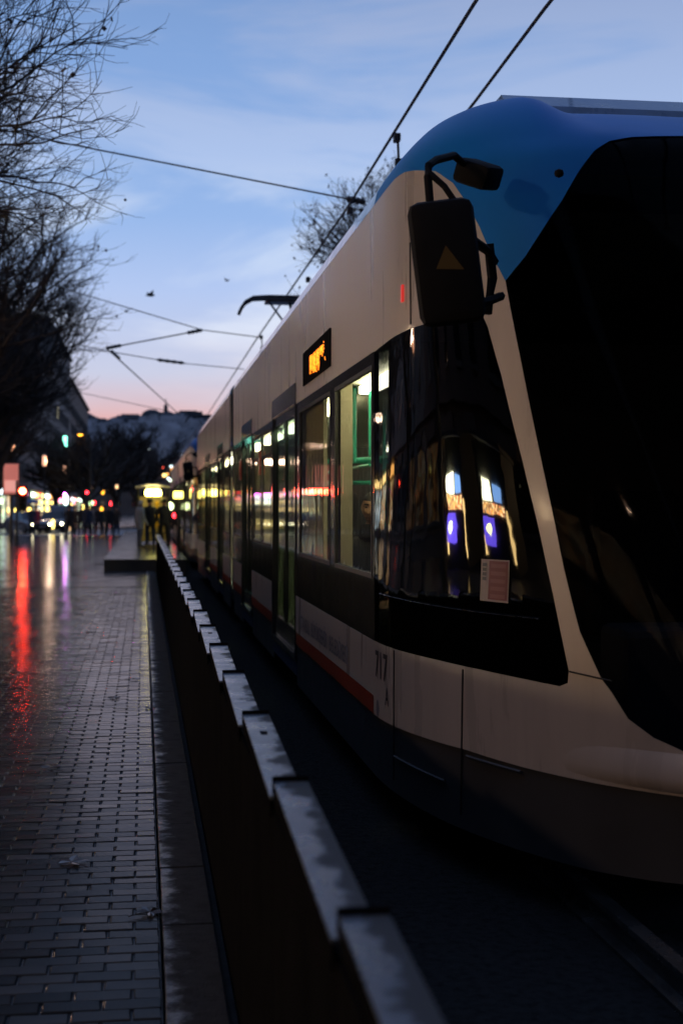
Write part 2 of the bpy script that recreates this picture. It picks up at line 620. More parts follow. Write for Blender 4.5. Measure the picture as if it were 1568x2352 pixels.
def lay_bricks():
    metas = []
    variants = [brick_mesh(s) for s in range(5)]
    meshes = []
    for vs, fs in variants:
        me = bpy.data.meshes.new('brick')
        me.from_pydata(vs, [], fs)
        me.materials.append(M['paver'])
        meshes.append(me)
    cells = []
    row = 0
    y = 2.6
    while y < 29.9:
        off = 0.1 if row % 2 else 0.0
        x = 0.062 - 0.1
        first = True
        while x > -7.5:
            if first and off:
                cells.append((0.062 - 0.05, y, 0.5))     # half brick at the kerb
                x = 0.062 - 0.1 - 0.1
                first = False
                continue
            first = False
            if -0.30 * y - 1.6 < x:
                cells.append((x, y, 1.0))
            x -= 0.2
        y += 0.1
        row += 1
    r = random.Random(3)

    def jit():
        return (r.uniform(-.0015, .0015), r.uniform(-.0015, .0015), r.uniform(-.0032, .0018), R(r.uniform(-.9, .9)), R(r.uniform(-.8, .8)), R(r.uniform(-.7, .7)))
    singles = [c for c in cells if c[1] > 4.25 and -0.105 * c[1] < c[0] + 0.09]
    singles.sort(key=lambda c: c[1])
    chosen = set(singles[:300])
    field = MB()
    for c in cells:
        j = jit()
        if c in chosen:
            o = link('brick', r.choice(meshes), pav, (c[0] + j[0], c[1] + j[1], j[2]))
            o.rotation_euler = (j[4], j[5], j[3])
            o.scale = (c[2] if c[2] == 1 else 0.47, 1, 1)
        else:
            vs, fs = variants[r.randrange(5)]
            k = 1 if c[2] == 1 else 0.47
            ca, sa = math.cos(j[3]), math.sin(j[3])
            out = []
            for (a, b, z) in vs:
                a *= k
                zz = z + j[2] + a * j[5] * -1 + b * j[4]
                out.append((c[0] + j[0] + a * ca - b * sa, c[1] + j[1] + a * sa + b * ca, zz))
            field.add(out, fs)
    o = field.build('brick_field', M['paver'], pav, recalc=False)
    o['kind'] = 'stuff'


lay_bricks()

# kerb: long concrete stones between the pavers and the barrier
kb = empty('kerb', (0, 0, 0))
tag(kb, 'wet dark concrete kerb strip between the brick pavement and the barrier', 'kerb')
kmesh = []
for s in range(3):
    mb = MB().box(0.0, 0.205, 0.003, 0.897, -0.15, 0.0, b=0.006)
    kmesh.append(mb.mesh('kerb_stone', M['kerb']))
for i in range(44):
    y = -1.5 + i * 0.9
    o = link('kerb_stone', kmesh[i % 3], kb, (0.072, y, rnd.uniform(-.004, .002)))
    o.rotation_euler = (0, R(rnd.uniform(-.5, .5)), R(rnd.uniform(-.15, .15)))
gut = MB().box(0.279, 0.33, -1.5, 38.0, -0.158, -0.05).build('gutter', M['kerb'], kb)

# rails
for x in (1.94, 3.38, 5.16, 6.60):
    prof = [(-.055, 0), (.055, 0), (.055, .02), (.012, .035), (.012, .10), (.035, .115), (.035, .14), (-.035, .14), (-.035, .115), (-.012, .10), (-.012, .035), (-.055, .02)]
    o = MB().prism([(x + a, -0.149 + b) for a, b in prof], 'y', -40, 400).build('track_rail', M['railsteel'])
    which = {1.94: 'left running rail under the nearer tram, close to the barrier', 3.38: 'right running rail under the nearer tram',
             5.16: 'left rail of the second track beyond the trams', 6.60: 'outermost rail of the second track beyond the trams'}[x]
    tag(o, 'steel tram rail, ' + which, 'rail', 'tram rails')

# platform at the tram stop beyond the barrier
pf = empty('stop_platform', (0, 37.5, 0))
tag(pf, 'low concrete tram stop platform with dark edge at the end of the barrier', 'platform')
MB().box(-1.04, 1.12, 0.0, 44, 0.27, 0.30, b=0.01).build('platform_top', M['platform'], pf)
MB().box(-1.02, 1.10, 0.02, 43.9, -0.15, 0.268).build('platform_base', M['platformside'], pf)

# ------------------------------------------------------------------ the tram
HW, YS, YC = 1.33, 8.2, 21.8


def interp(z, xs, ys):
    return float(np.interp(z, xs, ys))


def nose_F(z):
    return interp(z, [.15, .9, 1.6, 2.57, 3.1, 3.3, 3.374, 3.46, 3.55, 3.63, 3.69, 3.73, 3.75], [5.3, 5.2, 5.45, 5.9, 6.12, 6.22, 6.29, 6.36, 6.45, 6.56, 6.72, 6.98, 7.25])


def nose_n(z):
    return interp(z, [.15, .9, 3.6], [1.9, 1.9, 4.0])


INS_Z, INS = [3.42, 3.5, 3.56, 3.63, 3.69, 3.73, 3.75], [0, .022, .058, .12, .21, .34, .55]


def nose(u, z, off=0.0):
    """the cab's outer surface: u runs 0 (left side) - 1 (middle of the front) - 2 (right side)"""
    def raw(u, z):
        k = u if u <= 1 else 2 - u
        n = nose_n(z)
        ph = k * PI / 2
        w = (HW - interp(z, INS_Z, INS)) * max(math.cos(ph), 0) ** (2 / n)
        y = YS - (YS - nose_F(z)) * max(math.sin(ph), 0) ** (2 / n)
        if z > 3.374:                 # the forehead above the windscreen falls back between two raised shoulders
            t = min(1.0, max(0.0, (.86 - w) / .34))
            y += 1.25 * (z - 3.374) * t * t * (3 - 2 * t)
        return Vector((-w if u <= 1 else w, y, z))
    p = raw(u, z)
    if off:
        e = 0.004
        du = raw(min(u + e, 2), z) - raw(max(u - e, 0), z)
        dz = raw(u, z + e) - raw(u, z - e)
        nn = du.cross(dz)
        if nn.length > 1e-12:
            nn.normalize()
            p = p + nn * off
    return p


def dense(poly, step=0.06, closed=True):
    out = []
    n = len(poly)
    for i in range(n if closed else n - 1):
        a, b = poly[i], poly[(i + 1) % n]
        d = math.hypot((b[0] - a[0]) * 2.4, b[1] - a[1])
        k = max(1, int(d / step))
        for j in range(k):
            out.append((a[0] + (b[0] - a[0]) * j / k, a[1] + (b[1] - a[1]) * j / k))
    return out


def inside(p, poly):
    c = False
    n = len(poly)
    j = n - 1
    for i in range(n):
        if (poly[i][1] > p[1]) != (poly[j][1] > p[1]) and p[0] < (poly[j][0] - poly[i][0]) * (p[1] - poly[i][1]) / (poly[j][1] - poly[i][1]) + poly[i][0]:
            c = not c
        j = i
    return c


def patch(mb, poly, off=0.0, step=0.06, flip=False, mirror=False):
    b = dense(poly, step)
    pts = [Vector((p[0] * 2.4, p[1])) for p in b]
    nb = len(pts)
    us = [p[0] for p in b]
    zs = [p[1] for p in b]
    u = min(us)
    while u < max(us):
        z = min(zs)
        while z < max(zs):
            if inside((u, z), b) and min((Vector((u * 2.4, z)) - q).length for q in pts[:nb]) > step * 0.55:
                pts.append(Vector((u * 2.4, z)))
            z += step
        u += step / 2.4
    edges = [(i, (i + 1) % nb) for i in range(nb)]
    vs, es, fs, *_ = delaunay_2d_cdt(pts, edges, [], 1, 1e-5)
    v3 = [nose(v.x / 2.4, v.y, off) for v in vs]
    faces = [tuple(f) for f in fs if inside((sum(vs[i].x for i in f) / len(f) / 2.4, sum(vs[i].y for i in f) / len(f)), b)]
    if mirror:
        v3 = v3 + [Vector((-p.x, p.y, p.z)) for p in v3]
        m = len(v3) // 2
        faces = faces + [tuple(i + m for i in reversed(f)) for f in faces]
    if flip:
        v3 = [Vector((p.x, 2 * YC - p.y, p.z)) for p in v3]
        faces = [tuple(reversed(f)) for f in faces]
    mb.add(v3, faces)
    return mb


MASK_L = [(1.0, .64), (.85, .65), (.738, .676), (.691, .716), (.649, .783), (.608, .935), (.585, 1.131), (.574, 1.407), (.568, 1.688),
          (.561, 1.975), (.551, 2.372), (.542, 2.69)]
MASK_T = [(.542, 2.69), (.609, 2.789), (.677, 2.922), (.735, 3.039), (.795, 3.184), (.840, 3.281), (.878, 3.333), (.92, 3.358), (.984, 3.374), (1.0, 3.374)]
WTOP = [(0, 3.42), (.083, 3.425), (.15, 3.41), (.204, 3.382), (.319, 3.312), (.394, 3.217), (.446, 3.087), (.479, 2.969), (.507, 2.835), (.542, 2.69)]
CABW = [(0, .88), (.133, .885), (.27, .893), (.379, .893), (.468, .887), (.535, .88), (.549, .90), (.554, .955), (.546, 1.273), (.536, 1.536),
        (.52, 1.862), (.494, 2.261), (.471, 2.49), (.458, 2.55), (.435, 2.575), (.372, 2.572), (.257, 2.572), (.163, 2.58), (.071, 2.58), (0, 2.567)]
WBOT = [(0, .45), (.135, .462), (.352, .49), (.472, .485), (.6, .485), (.74, .487), (1.0, .487)]


def side_x(y, z):
    """half width of the car at y and height z (for lettering that follows the curve)"""
    if y >= YS: return HW
    n = nose_n(z)
    t = (YS - y) / (YS - nose_F(z))
    return HW * max(0, 1 - t ** n) ** (1 / n)


def text_mesh(body, size, width=None):
    cu = bpy.data.curves.new('lettering', 'FONT')
    cu.body = body
    cu.size = size
    cu.resolution_u = 2
    cu.offset = 0.018 * size
    o = bpy.data.objects.new('lettering', cu)
    COL.objects.link(o)
    bpy.context.view_layer.update()
    me = bpy.data.meshes.new_from_object(o.evaluated_get(bpy.context.evaluated_depsgraph_get()))
    bpy.data.objects.remove(o)
    bpy.data.curves.remove(cu)
    xs = [v.co.x for v in me.vertices]
    ys = [v.co.y for v in me.vertices]
    x0, x1, y0 = min(xs), max(xs), min(ys)
    k = (width / (x1 - x0)) if width else 1.0
    for v in me.vertices:
        v.co = Vector(((v.co.x - x0) * k, v.co.y, 0))
    return me


def side_text(root, name, body, m, y_start, z_base, height, width, off=0.004):
    me = text_mesh(body, height / 0.72, width)
    for v in me.vertices:
        y = y_start - v.co.x
        z = z_base + v.co.y
        v.co = Vector((-(side_x(y, z) + off), y, z))
    me.materials.clear()
    me.materials.append(m)
    return link(name, me, root)


def build_cab(root, flip):
    def fy(y): return 2 * YC - y if flip else y

    def ybox(mb, x0, x1, y0, y1, z0, z1, b=0.0):
        a, c = sorted((fy(y0), fy(y1)))
        return mb.box(x0, x1, a, c, z0, z1, b)
    white = WBOT + list(MASK_L) + [p for p in reversed(WTOP)][1:] + [p for p in reversed(CABW)]
    patch(MB(), [(0, 1), (0.1, 1), (0, 1.1)])
    o = patch(MB(), white, 0, 0.055, flip, True).build('cab_shell', M['white'], root, smooth='all', recalc=False)
    blue = WTOP + MASK_T[1:] + [(1.0, 3.45), (1.0, 3.52), (1.0, 3.58), (1.0, 3.70), (1.0, 3.75)] + [(.8, 3.75), (.6, 3.75), (.4, 3.75), (.2, 3.75), (0, 3.75), (0, 3.70), (0, 3.62), (0, 3.56), (0, 3.50)]
    mb = patch(MB(), blue, 0, 0.035, flip, True)
    lid = [nose(u / 20, 3.75) for u in range(0, 41)]
    mb.add([(p.x, fy(p.y), p.z) for p in lid], [tuple(range(len(lid)))])
    back = [nose(0, 3.42 + .33 * k / 10) for k in range(11)] + [nose(2, 3.75 - .33 * k / 10) for k in range(11)]
    mb.add([(p.x, fy(p.y), p.z) for p in back], [tuple(range(len(back)))])
    mb.build('roof_cap', M['blue'], root, smooth=True)
    ws = patch(MB(), MASK_L + MASK_T[1:], -0.006, 0.06, flip, True).build('windscreen', M['screen'], root, smooth='all', recalc=False)
    cw = patch(MB(), CABW, -0.004, 0.06, flip, False).build('cab_window', M['cabglass'], root, smooth='all', recalc=False)
    cw2 = patch(MB(), CABW, -0.004, 0.06, flip, False)
    cw2.v = [(-p[0], p[1], p[2]) for p in cw2.v]
    cw2.f = [tuple(reversed(f)) for f in cw2.f]
    cw2.build('cab_window', M['cabglass'], root, smooth='all', recalc=False)
    skirt = [(0, .09), (.3, .09), (.6, .10), (.8, .13), (1.0, .16)] + [(p[0], p[1] - 0.003) for p in reversed(WBOT)]
    patch(MB(), skirt, -0.012, 0.07, flip, True).build('cab_skirt', M['skirt'], root, smooth='all', recalc=False)
    # bumper bulge wrapped round the nose
    prof = [(.672, -.004), (.645, .012), (.605, .028), (.56, .038), (.52, .032), (.492, -.006)]
    mb = MB()
    K = 44
    for i in range(K + 1):
        u = .50 + i / K
        tp = min(1, (u - .5) / .25, (1.5 - u) / .25)
        tp = max(0.0, tp)
        for z, of in prof:
            p = nose(u, z, 0.0 if of < 0 else 0)
            q = nose(u, z, of * tp - .008 * (1 - tp))
            if of < 0: q = nose(u, z, -0.006)
            mb.v.append((q.x, fy(q.y), q.z))
    m = len(prof)
    for i in range(K):
        for j in range(m - 1):
            f = (i * m + j, i * m + j + 1, (i + 1) * m + j + 1, (i + 1) * m + j)
            mb.f.append(f)
            mb.mi.append(0)
    mb.build('bumper', M['white'], root, smooth='all')
    # body joints: thin recessed-looking rubber seams down the cab side
    for u in (.125, .342):
        for sg in (0, 1):
            mb = MB()
            za, zb = (.165, .877)
            pts = [nose(u, za + (zb - za) * k / 10, 0.0015) for k in range(11)]
            mb.tube([(p.x * (-1 if sg else 1), fy(p.y), p.z) for p in pts], 0.0055, 4)
            mb.build('body_seam', M['rubber'], root)
    pts = [nose(.172, 2.60 + .42 * k / 8, 0.001) for k in range(9)]
    MB().tube([(p.x, fy(p.y), p.z) for p in pts], 0.006, 4).build('body_seam', M['rubber'], root)
    pts = [nose(.555 + .11 * k / 8, .952 + -.03 * k / 8, 0.001) for k in range(6)]
    MB().tube([(p.x, fy(p.y), p.z) for p in pts], 0.004, 4).build('body_seam', M['rubber'], root)
    # skirt lip
    for u0, u1, z in ((.355, .47, .462), (.13, .30, .30)):
        pts = [nose(u0 + (u1 - u0) * k / 8, z, 0.004) for k in range(9)]
        MB().tube([(p.x, fy(p.y), p.z) for p in pts], 0.008, 5).build('skirt_lip', M['skirt'], root, smooth=True)
    # cab lining: bulkhead, floor, desk, driver's seat
    mb = MB()
    ybox(mb, -1.25, 1.25, 8.10, 8.16, .4, 2.62)
    ybox(mb, -.9, .9, 6.6, 8.10, .50, .55)
    mb.build('bulkhead', M['cabin'], root)
    mb = MB()
    ybox(mb, -.55, .55, 6.05, 6.45, .46, 1.12, .04)
    mb.build('driver_desk', M['cabin'], root)
    mb = MB()
    ybox(mb, -.28, .28, 7.05, 7.55, .46, .95, .05)
    ybox(mb, -.26, .26, 7.45, 7.60, .955, 1.75, .05)
    mb.build('driver_seat', M['seat'], root)
    # window sill rail inside the cab glass, catching a line of light
    pts = [nose(.03 + .48 * k / 16, 1.165 - .0 * k, -0.012) for k in range(17)]
    MB().tube([(p.x, fy(p.y), p.z) for p in pts], 0.009, 5).build('window_rail', M['railsteel'], root, smooth=True)
    # head lamps low on the front
    for sg in (-1, 1):
        mb = MB()
        c = nose(1 - .20 if sg < 0 else 1.20, .40, 0.008)
        mb.lathe([(.075, 0), (.075, .02), (.06, .035), (.03, .04)], 14)
        o = mb.build('headlight', M['railsteel'], root, (c.x, fy(c.y), c.z), smooth=True)
        o.rotation_euler = (R(90) if not flip else R(-90), 0, 0)


def build_tram():
    root = empty('tram', (2.66, 0, 0))
    doors = [(12.5, 14.8), (17.65, 19.45)]
    segs = [(8.2, 12.5), (14.8, 17.65), (19.45, 21.3)]
    panes = [(8.27, 9.92), (10.17, 12.20), (14.97, 16.17), (16.30, 17.48), (19.62, 21.12)]
    halves = (0, 1)

    def iv(a, b, h):
        return (a, b) if h == 0 else (2 * YC - b, 2 * YC - a)
    roofprof = [(-1.33, 3.42), (-1.31, 3.5), (-1.27, 3.56), (-1.19, 3.60), (-1.03, 3.63), (-.6, 3.645), (.6, 3.645), (1.03, 3.63), (1.19, 3.60), (1.27, 3.56), (1.31, 3.5), (1.33, 3.42),
                (1.27, 3.42), (-1.27, 3.42)]
    for h in halves:
        a, b = iv(8.2, 21.3, h)
        MB().prism(roofprof, 'y', a, b).build('roof', M['roofblue'], root, smooth=True)
        for s in (-1, 1):
            xa, xb = sorted((s * 1.305, s * 1.33))
            MB().box(xa, xb, a, b, 2.571, 3.418).build('upper_panel', M['white'], root)
            for g in segs:
                ga, gb = iv(*g, h)
                MB().box(xa, xb, ga, gb, .56, .878).build('side_panel', M['white'], root)
                MB().box(xa, xb, ga, gb, .452, .558).build('red_stripe', M['red'], root)
                xc, xd = sorted((s * 1.295, s * 1.318))
                MB().box(xc, xd, ga, gb, .09, .45).build('skirt', M['skirt'], root)
                xe, xf = sorted((s * 1.300, s * 1.328))
                inside_p = [p for p in panes if p[0] > g[0] - .01 and p[1] < g[1] + .01]
                # one black sheet with openings for the panes
                ys = [g[0]] + [q for p in inside_p for q in p] + [g[1]]
                band = MB()
                zs = (.88, 1.239, 2.501, 2.569)
                vs = [(x, (y if h == 0 else 2 * YC - y), z) for x in (xe, xf) for z in zs for y in ys]
                n = len(ys)
                def ix(l, j, i): return l * 4 * n + j * n + i
                fs = []
                solid = lambda i, j: not (j == 1 and i % 2 == 1)
                for i in range(n - 1):
                    for j in range(3):
                        if not solid(i, j): continue
                        for l in (0, 1):
                            fs.append((ix(l, j, i), ix(l, j, i + 1), ix(l, j + 1, i + 1), ix(l, j + 1, i)))
                        if i == 0 or not solid(i - 1, j): fs.append((ix(0, j, i), ix(1, j, i), ix(1, j + 1, i), ix(0, j + 1, i)))
                        if i == n - 2 or not solid(i + 1, j): fs.append((ix(0, j, i + 1), ix(1, j, i + 1), ix(1, j + 1, i + 1), ix(0, j + 1, i + 1)))
                        if j == 0 or not solid(i, j - 1): fs.append((ix(0, j, i), ix(1, j, i), ix(1, j, i + 1), ix(0, j, i + 1)))
                        if j == 2 or not solid(i, j + 1): fs.append((ix(0, j + 1, i), ix(1, j + 1, i), ix(1, j + 1, i + 1), ix(0, j + 1, i + 1)))
                band.add(vs, fs).build('window_band', M['black'], root)
    # windows
    fm, pm = {}, {}
    for h in halves:
        for p in panes:
            a, b = iv(*p, h)
            for s in (-1, 1):
                x = s * 1.33
                w = MB()
                t = .028
                xa, xb = sorted((s * 1.310, s * 1.3315))
                w.box(xa, xb, a, a + t, 1.24, 2.50)
                w.box(xa, xb, b - t, b, 1.24, 2.50)
                w.box(xa, xb, a + t, b - t, 1.24, 1.24 + t)
                w.box(xa, xb, a + t, b - t, 2.50 - t, 2.50)
                o = w.build('window', M['rubber'], root)
                g = MB().box(*sorted((s * 1.316, s * 1.322)), a + t, b - t, 1.24 + t, 2.50 - t)
                g.build('pane', M['glass'], o)
                if 14 < p[0] < 17:
                    MB().box(*sorted((s * 1.323, s * 1.336)), a + t, b - t, 2.20, 2.235).build('vent_bar', M['rubber'], o)
    # doors: frame, two leaves with a tall pane each
    for h in halves:
        for d in doors:
            a, b = iv(*d, h)
            for s in (-1, 1):
                fr = MB()
                xa, xb = sorted((s * 1.29, s * 1.337))
                fr.box(xa, xb, a, a + .07, .30, 2.76)
                fr.box(xa, xb, b - .07, b, .30, 2.76)
                fr.box(xa, xb, a + .07, b - .07, 2.58, 2.76)
                fr.box(xa, xb, a + .07, b - .07, .30, .36)
                o = fr.build('door', M['black'], root)
                mid = (a + b) / 2
                for la, lb in ((a + .075, mid - .006), (mid + .006, b - .075)):
                    lf = MB()
                    xc, xd = sorted((s * 1.285, s * 1.318))
                    t = .055
                    lf.box(xc, xd, la, la + t, .37, 2.57)
                    lf.box(xc, xd, lb - t, lb, .37, 2.57)
                    lf.box(xc, xd, la + t, lb - t, 2.48, 2.57)
                    lf.box(xc, xd, la + t, lb - t, .37, .56)
                    lf.build('door_leaf', M['black'], o)
                    MB().box(*sorted((s * 1.296, s * 1.302)), la + t, lb - t, .56, 2.48).build('door_pane', M['doorglass'], o)
                MB().box(*sorted((s * 1.290, s * 1.322)), a + .01, b - .01, .165, .295).build('door_step', M['doorblue'], root)
    # bellows in the middle
    mb = MB()
    for k in range(9):
        y0 = 21.3 + k / 9
        bx = 1.285 if k % 2 == 0 else 1.235
        mb.box(-bx, bx, y0, y0 + 1 / 9, .22, 3.50 if k % 2 == 0 else 3.45)
    mb.build('bellows', M['bellows'], root)
    # inside
    MB().box(-1.28, 1.28, 8.2, 35.4, .30, .37).build('saloon_floor', M['infloor'], root)
    MB().box(-1.28, 1.28, 8.2, 35.4, 2.575, 2.60).build('saloon_ceiling', M['inceil'], root)
    for x in (-1.02, 1.02):
        for y0 in np.arange(8.7, 35.0, 2.9):
            if 20.3 < y0 < 22.4 or y0 > 33.6: continue
            MB().box(x - .06, x + .06, y0, y0 + 1.75, 2.50, 2.56, .012).build('ceiling_light', M['strip'], root)
    for h in halves:
        a, b = iv(10.98, 12.45, h)
        MB().box(-1.275, -1.245, a, b, .9, 2.56).build('partition', M['inwall'], root)
        a, b = iv(9.90, 10.12, h)
        MB().box(-1.29, -1.205, a, b, .4, 2.56).build('inner_pillar', M['inwall'], root)
        for p in ((14.8, 14.95), (17.5, 17.64)):
            a, b = iv(*p, h)
            MB().box(-1.29, -1.0, a, b, .4, 2.2).build('partition', M['inwall'], root)
    # handrails
    def bar(*pts, r=0.017):
        MB().tube(pts, r, 7).build('handrail', M['rail'], root, smooth=True)
    for h in halves:
        def q(x, y, z): return (x, y if h == 0 else 2 * YC - y, z)
        bar(q(-.72, 11.1, .37), q(-.72, 11.1, 2.57))
        bar(q(-1.066, 10.75, 2.0), q(-1.066, 10.75, 2.57))
        bar(q(-1.037, 10.15, 2.03), q(-1.037, 10.15, 2.57))
        bar(q(-1.2, 11.35, 2.03), q(.3, 11.35, 2.03))
        bar(q(-1.2, 11.5, 1.86), q(.2, 11.3, 1.86))
        bar(q(-.35, 9.3, 2.05), q(-.9, 12.4, 2.07))
        bar(q(-.35, 13.6, .37), q(-.35, 13.6, 2.57))
        bar(q(-.6, 12.9, 2.05), q(-.6, 17.4, 2.05))
        bar(q(.6, 8.6, 2.05), q(.6, 17.4, 2.05))
        bar(q(-.35, 18.6, .37), q(-.35, 18.6, 2.57))
        # seats
        for sx, sy in ((-1.0, 10.38), (-1.0, 11.75), (-.93, 15.5), (-.93, 16.5), (.93, 9.4), (.93, 10.6), (.93, 11.8), (.93, 15.5), (.93, 16.5), (-.93, 20.2), (.93, 20.2)):
            y = sy if h == 0 else 2 * YC - sy
            st = MB().box(sx - .22, sx + .22, y - .22, y + .22, .78, .86, .03)
            poly = [(sx - .22, .86), (sx + .22, .86), (sx + .22, 1.26), (sx + .17, 1.38), (sx + .08, 1.44), (sx - .08, 1.44), (sx - .17, 1.38), (sx - .22, 1.26)]
            st.prism(poly, 'y', y + .17, y + .235)
            st.box(sx - .05, sx + .05, y - .05, y + .05, .372, .779)
            st.build('seat', M['seat'], root)
    # destination display on the side
    mb = MB().box(-1.342, -1.331, 10.10, 11.84, 2.672, 2.945)
    dd = mb.build('destination_display', M['matte'], root)
    r = random.Random(11)
    led = MB()
    ya, yb = 10.48, 11.30
    k = 0
    y = yb
    cols = 26
    for i in range(cols):
        f = i / (cols - 1)
        y = yb - (yb - ya) * f
        top = 2.872 - r.uniform(0, .018)
        bot = 2.735 - r.uniform(-.02, .035) if f < .8 else 2.80 + r.uniform(-.03, .03)
        if i % 7 == 5: continue
        seg = top
        while seg > bot:
            hh = r.uniform(.012, .05)
            led.box(-1.3455, -1.3425, y - .009, y + .008, max(bot, seg - hh), seg)
            seg -= hh + r.uniform(.002, .012)
    for yy, zz in ((10.42, 2.88), (10.42, 2.855), (10.40, 2.83), (10.45, 2.81), (10.36, 2.76), (10.34, 2.745)):
        led.box(-1.3455, -1.3425, yy - .006, yy + .006, zz - .006, zz + .006)
    led.build('led_lettering', M['led'], dd)['kind'] = 'stuff'
    # lettering
    side_text(root, 'fleet_number', '717', M['letter'], 8.13, .685, .155, .33)
    side_text(root, 'fleet_letter', 'A', M['letter'], 7.86, .555, .10, .085)
    for word, y0, wd in (('İSTANBUL', 12.15, .72), ('BÜYÜKŞEHİR', 11.30, .98), ('BELEDİYESİ', 10.18, .92)):
        side_text(root, 'side_lettering', word, M['greyletter'], y0, .625, .115, wd)
    mb = MB()
    el = [(8.10 - .045 + .045 * math.cos(a), .505 + .05 * math.sin(a)) for a in [2 * PI * k / 20 for k in range(20)]]
    mb.add([(-(side_x(y, z) + .004), y, z) for y, z in el], [tuple(range(20))])
    mb.build('emblem', M['greyletter'], root)
    # red signs between windows
    for y in (16.235, 19.53):
        MB().box(-1.355, -1.332, y - .05, y + .05, 2.03, 2.30, .006).build('red_sign', M['red'], root)
    # mirrored red light on the cab paint, built as a small glowing chip
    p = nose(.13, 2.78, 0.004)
    MB().box(p.x - .008, p.x + .006, p.y - .02, p.y + .02, p.z - .045, p.z + .045, .004).build('red_reflection', M['redglint'], root)
    # notice behind / on the cab glass
    mb = MB()
    uv = [(.388, 1.226), (.452, 1.226), (.464, 1.417), (.397, 1.421)]
    def notice(u0, u1, v0, v1, off):
        mb2 = MB()
        vs = []
        for j in range(5):
            for i in range(5):
                a, b = u0 + (u1 - u0) * i / 4, v0 + (v1 - v0) * j / 4
                u = (1 - b) * (uv[0][0] * (1 - a) + uv[1][0] * a) + b * (uv[3][0] * (1 - a) + uv[2][0] * a)
                z = (1 - b) * uv[0][1] + b * uv[3][1]
                vs.append(nose(u, z, off))
        return mb2.add(vs, [(j * 5 + i, j * 5 + i + 1, (j + 1) * 5 + i + 1, (j + 1) * 5 + i) for j in range(4) for i in range(4)])
    n0 = notice(0, 1, 0, 1, .003).build('notice', M['paperwhite'], root, recalc=False)
    notice(.30, .97, .05, .97, .0045).build('red_field', M['paperred'], n0, recalc=False)
    for k in range(5):
        notice(.38, .90, .09 + .18 * k, .185 + .18 * k, .006).build('text_block', M['paperpink'], n0, recalc=False)
    for k in range(4):
        notice(.08, .22, .50 + .11 * k, .58 + .11 * k, .006).build('text_block', M['letter'], n0, recalc=False)
    build_cab(root, False)
    build_cab(root, True)
    # exterior mirror
    off = Vector((2.66, 0, 0))
    mr = MB().box(-.135, .135, -.055, .055, -.255, .255, .045).build('mirror', M['plastic'], root, P(1025, 603, 5.8) - off, smooth=True)
    mr.rotation_euler = (0, R(-7), R(-8))
    bpy.context.view_layer.update()
    tri = MB().add([(-.05, -.0575, -.03), (.062, -.0575, -.045), (.0, -.0575, .06)], [(0, 1, 2)])
    tri.add([(-.05, -.056, -.03), (.062, -.056, -.045), (.0, -.056, .06)], [(0, 2, 1)]).build('warning_triangle', M['yellow'], mr)
    MB().box(-.075, .085, -.0585, -.056, -.0, .012)
    inv = mr.matrix_local.inverted()

    def loc(x, y, d): return inv @ (P(x, y, d) - off)
    arm = MB()
    arm.tube([loc(1075, 385, 6.25), loc(1042, 357, 6.15), loc(1000, 368, 5.95), loc(984, 380, 5.86), loc(982, 405, 5.82), loc(988, 480, 5.8)], .017, 8)
    arm.tube([loc(986, 398, 5.82), loc(1020, 428, 5.8), loc(1052, 475, 5.8)], .014, 8)
    arm.build('mirror_arm', M['plastic'], mr, smooth=True)
    hg = MB()
    hg.tube([loc(1075, 545, 5.85), loc(1118, 575, 6.05), loc(1135, 600, 6.3)], .02, 6)
    hg.tube([loc(1085, 700, 5.85), loc(1125, 690, 6.05), loc(1150, 680, 6.25)], .02, 6)
    hg.tube([loc(1122, 560, 6.1), loc(1130, 640, 6.12), loc(1118, 720, 6.1)], .022, 6)
    hg.build('mirror_bracket', M['plastic'], mr, smooth=True)
    mt = MB().box(-.085, .085, -.09, .09, -.055, .055, .025).build('mirror_mount', M['plastic'], root, P(1098, 400, 6.28) - off, smooth=True)
    mt.rotation_euler = (R(10), R(22), R(-35))
    p = P(1283, 398, 6.14) - off
    o = MB().lathe([(.0, -.02), (.018, -.012), (.022, 0), (.018, .012), (0.0, .02)], 10).build('roof_sensor', M['plastic'], root, p, smooth=True)
    # roof gear and pantograph
    MB().prism([(8.25, 3.66), (8.40, 4.10), (8.55, 4.20), (11.6, 4.20), (11.9, 3.66)][::-1], 'x', -.48, .85).build('roof_pod', M['roofblue'], root)
    for y0, y1 in ((14.0, 18.0), (26.5, 30.5)):
        MB().box(-.62, .62, y0, y1, 3.647, 3.80, .04).build('roof_box', M['roofblue'], root)
    MB().box(-.5, .5, 24.2, 26.4, 3.647, 3.72).build('pantograph_base', M['steel'], root)
    zt = 5.50
    pg = MB()
    pg.tube([(0, 26.2, 3.74), (0, 24.6, 4.62)], [.05, .035], 7)
    pg.tube([(0, 24.6, 4.62), (0, 26.0, zt - .12)], [.035, .028], 7)
    pg.tube([(-.25, 25.9, 3.74), (-.1, 24.65, 4.58)], .014, 5)
    for s in (-1, 1):
        pg.tube([(s * .04, 24.7, 4.62), (s * .42, 25.9, zt - .06)], .02, 5)
    pan = pg.build('pantograph', M['steel'], root, smooth=True)
    for y in (25.85, 26.2):
        pts = [(-.93, y, zt - .30), (-.90, y, zt - .22), (-.82, y, zt - .10), (-.68, y, zt - .02), (-.4, y, zt + .0), (.4, y, zt + .0), (.68, y, zt - .02), (.82, y, zt - .10), (.90, y, zt - .22), (.93, y, zt - .30)]
        MB().tube(pts, .03, 6).build('collector_head', M['steel'], pan, smooth=True)
    MB().box(-.45, .45, 25.8, 26.25, zt - .10, zt - .04, .01).build('collector_spring_box', M['steel'], pan)
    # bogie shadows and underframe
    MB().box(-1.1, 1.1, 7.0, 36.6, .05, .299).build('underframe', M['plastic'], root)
    return root


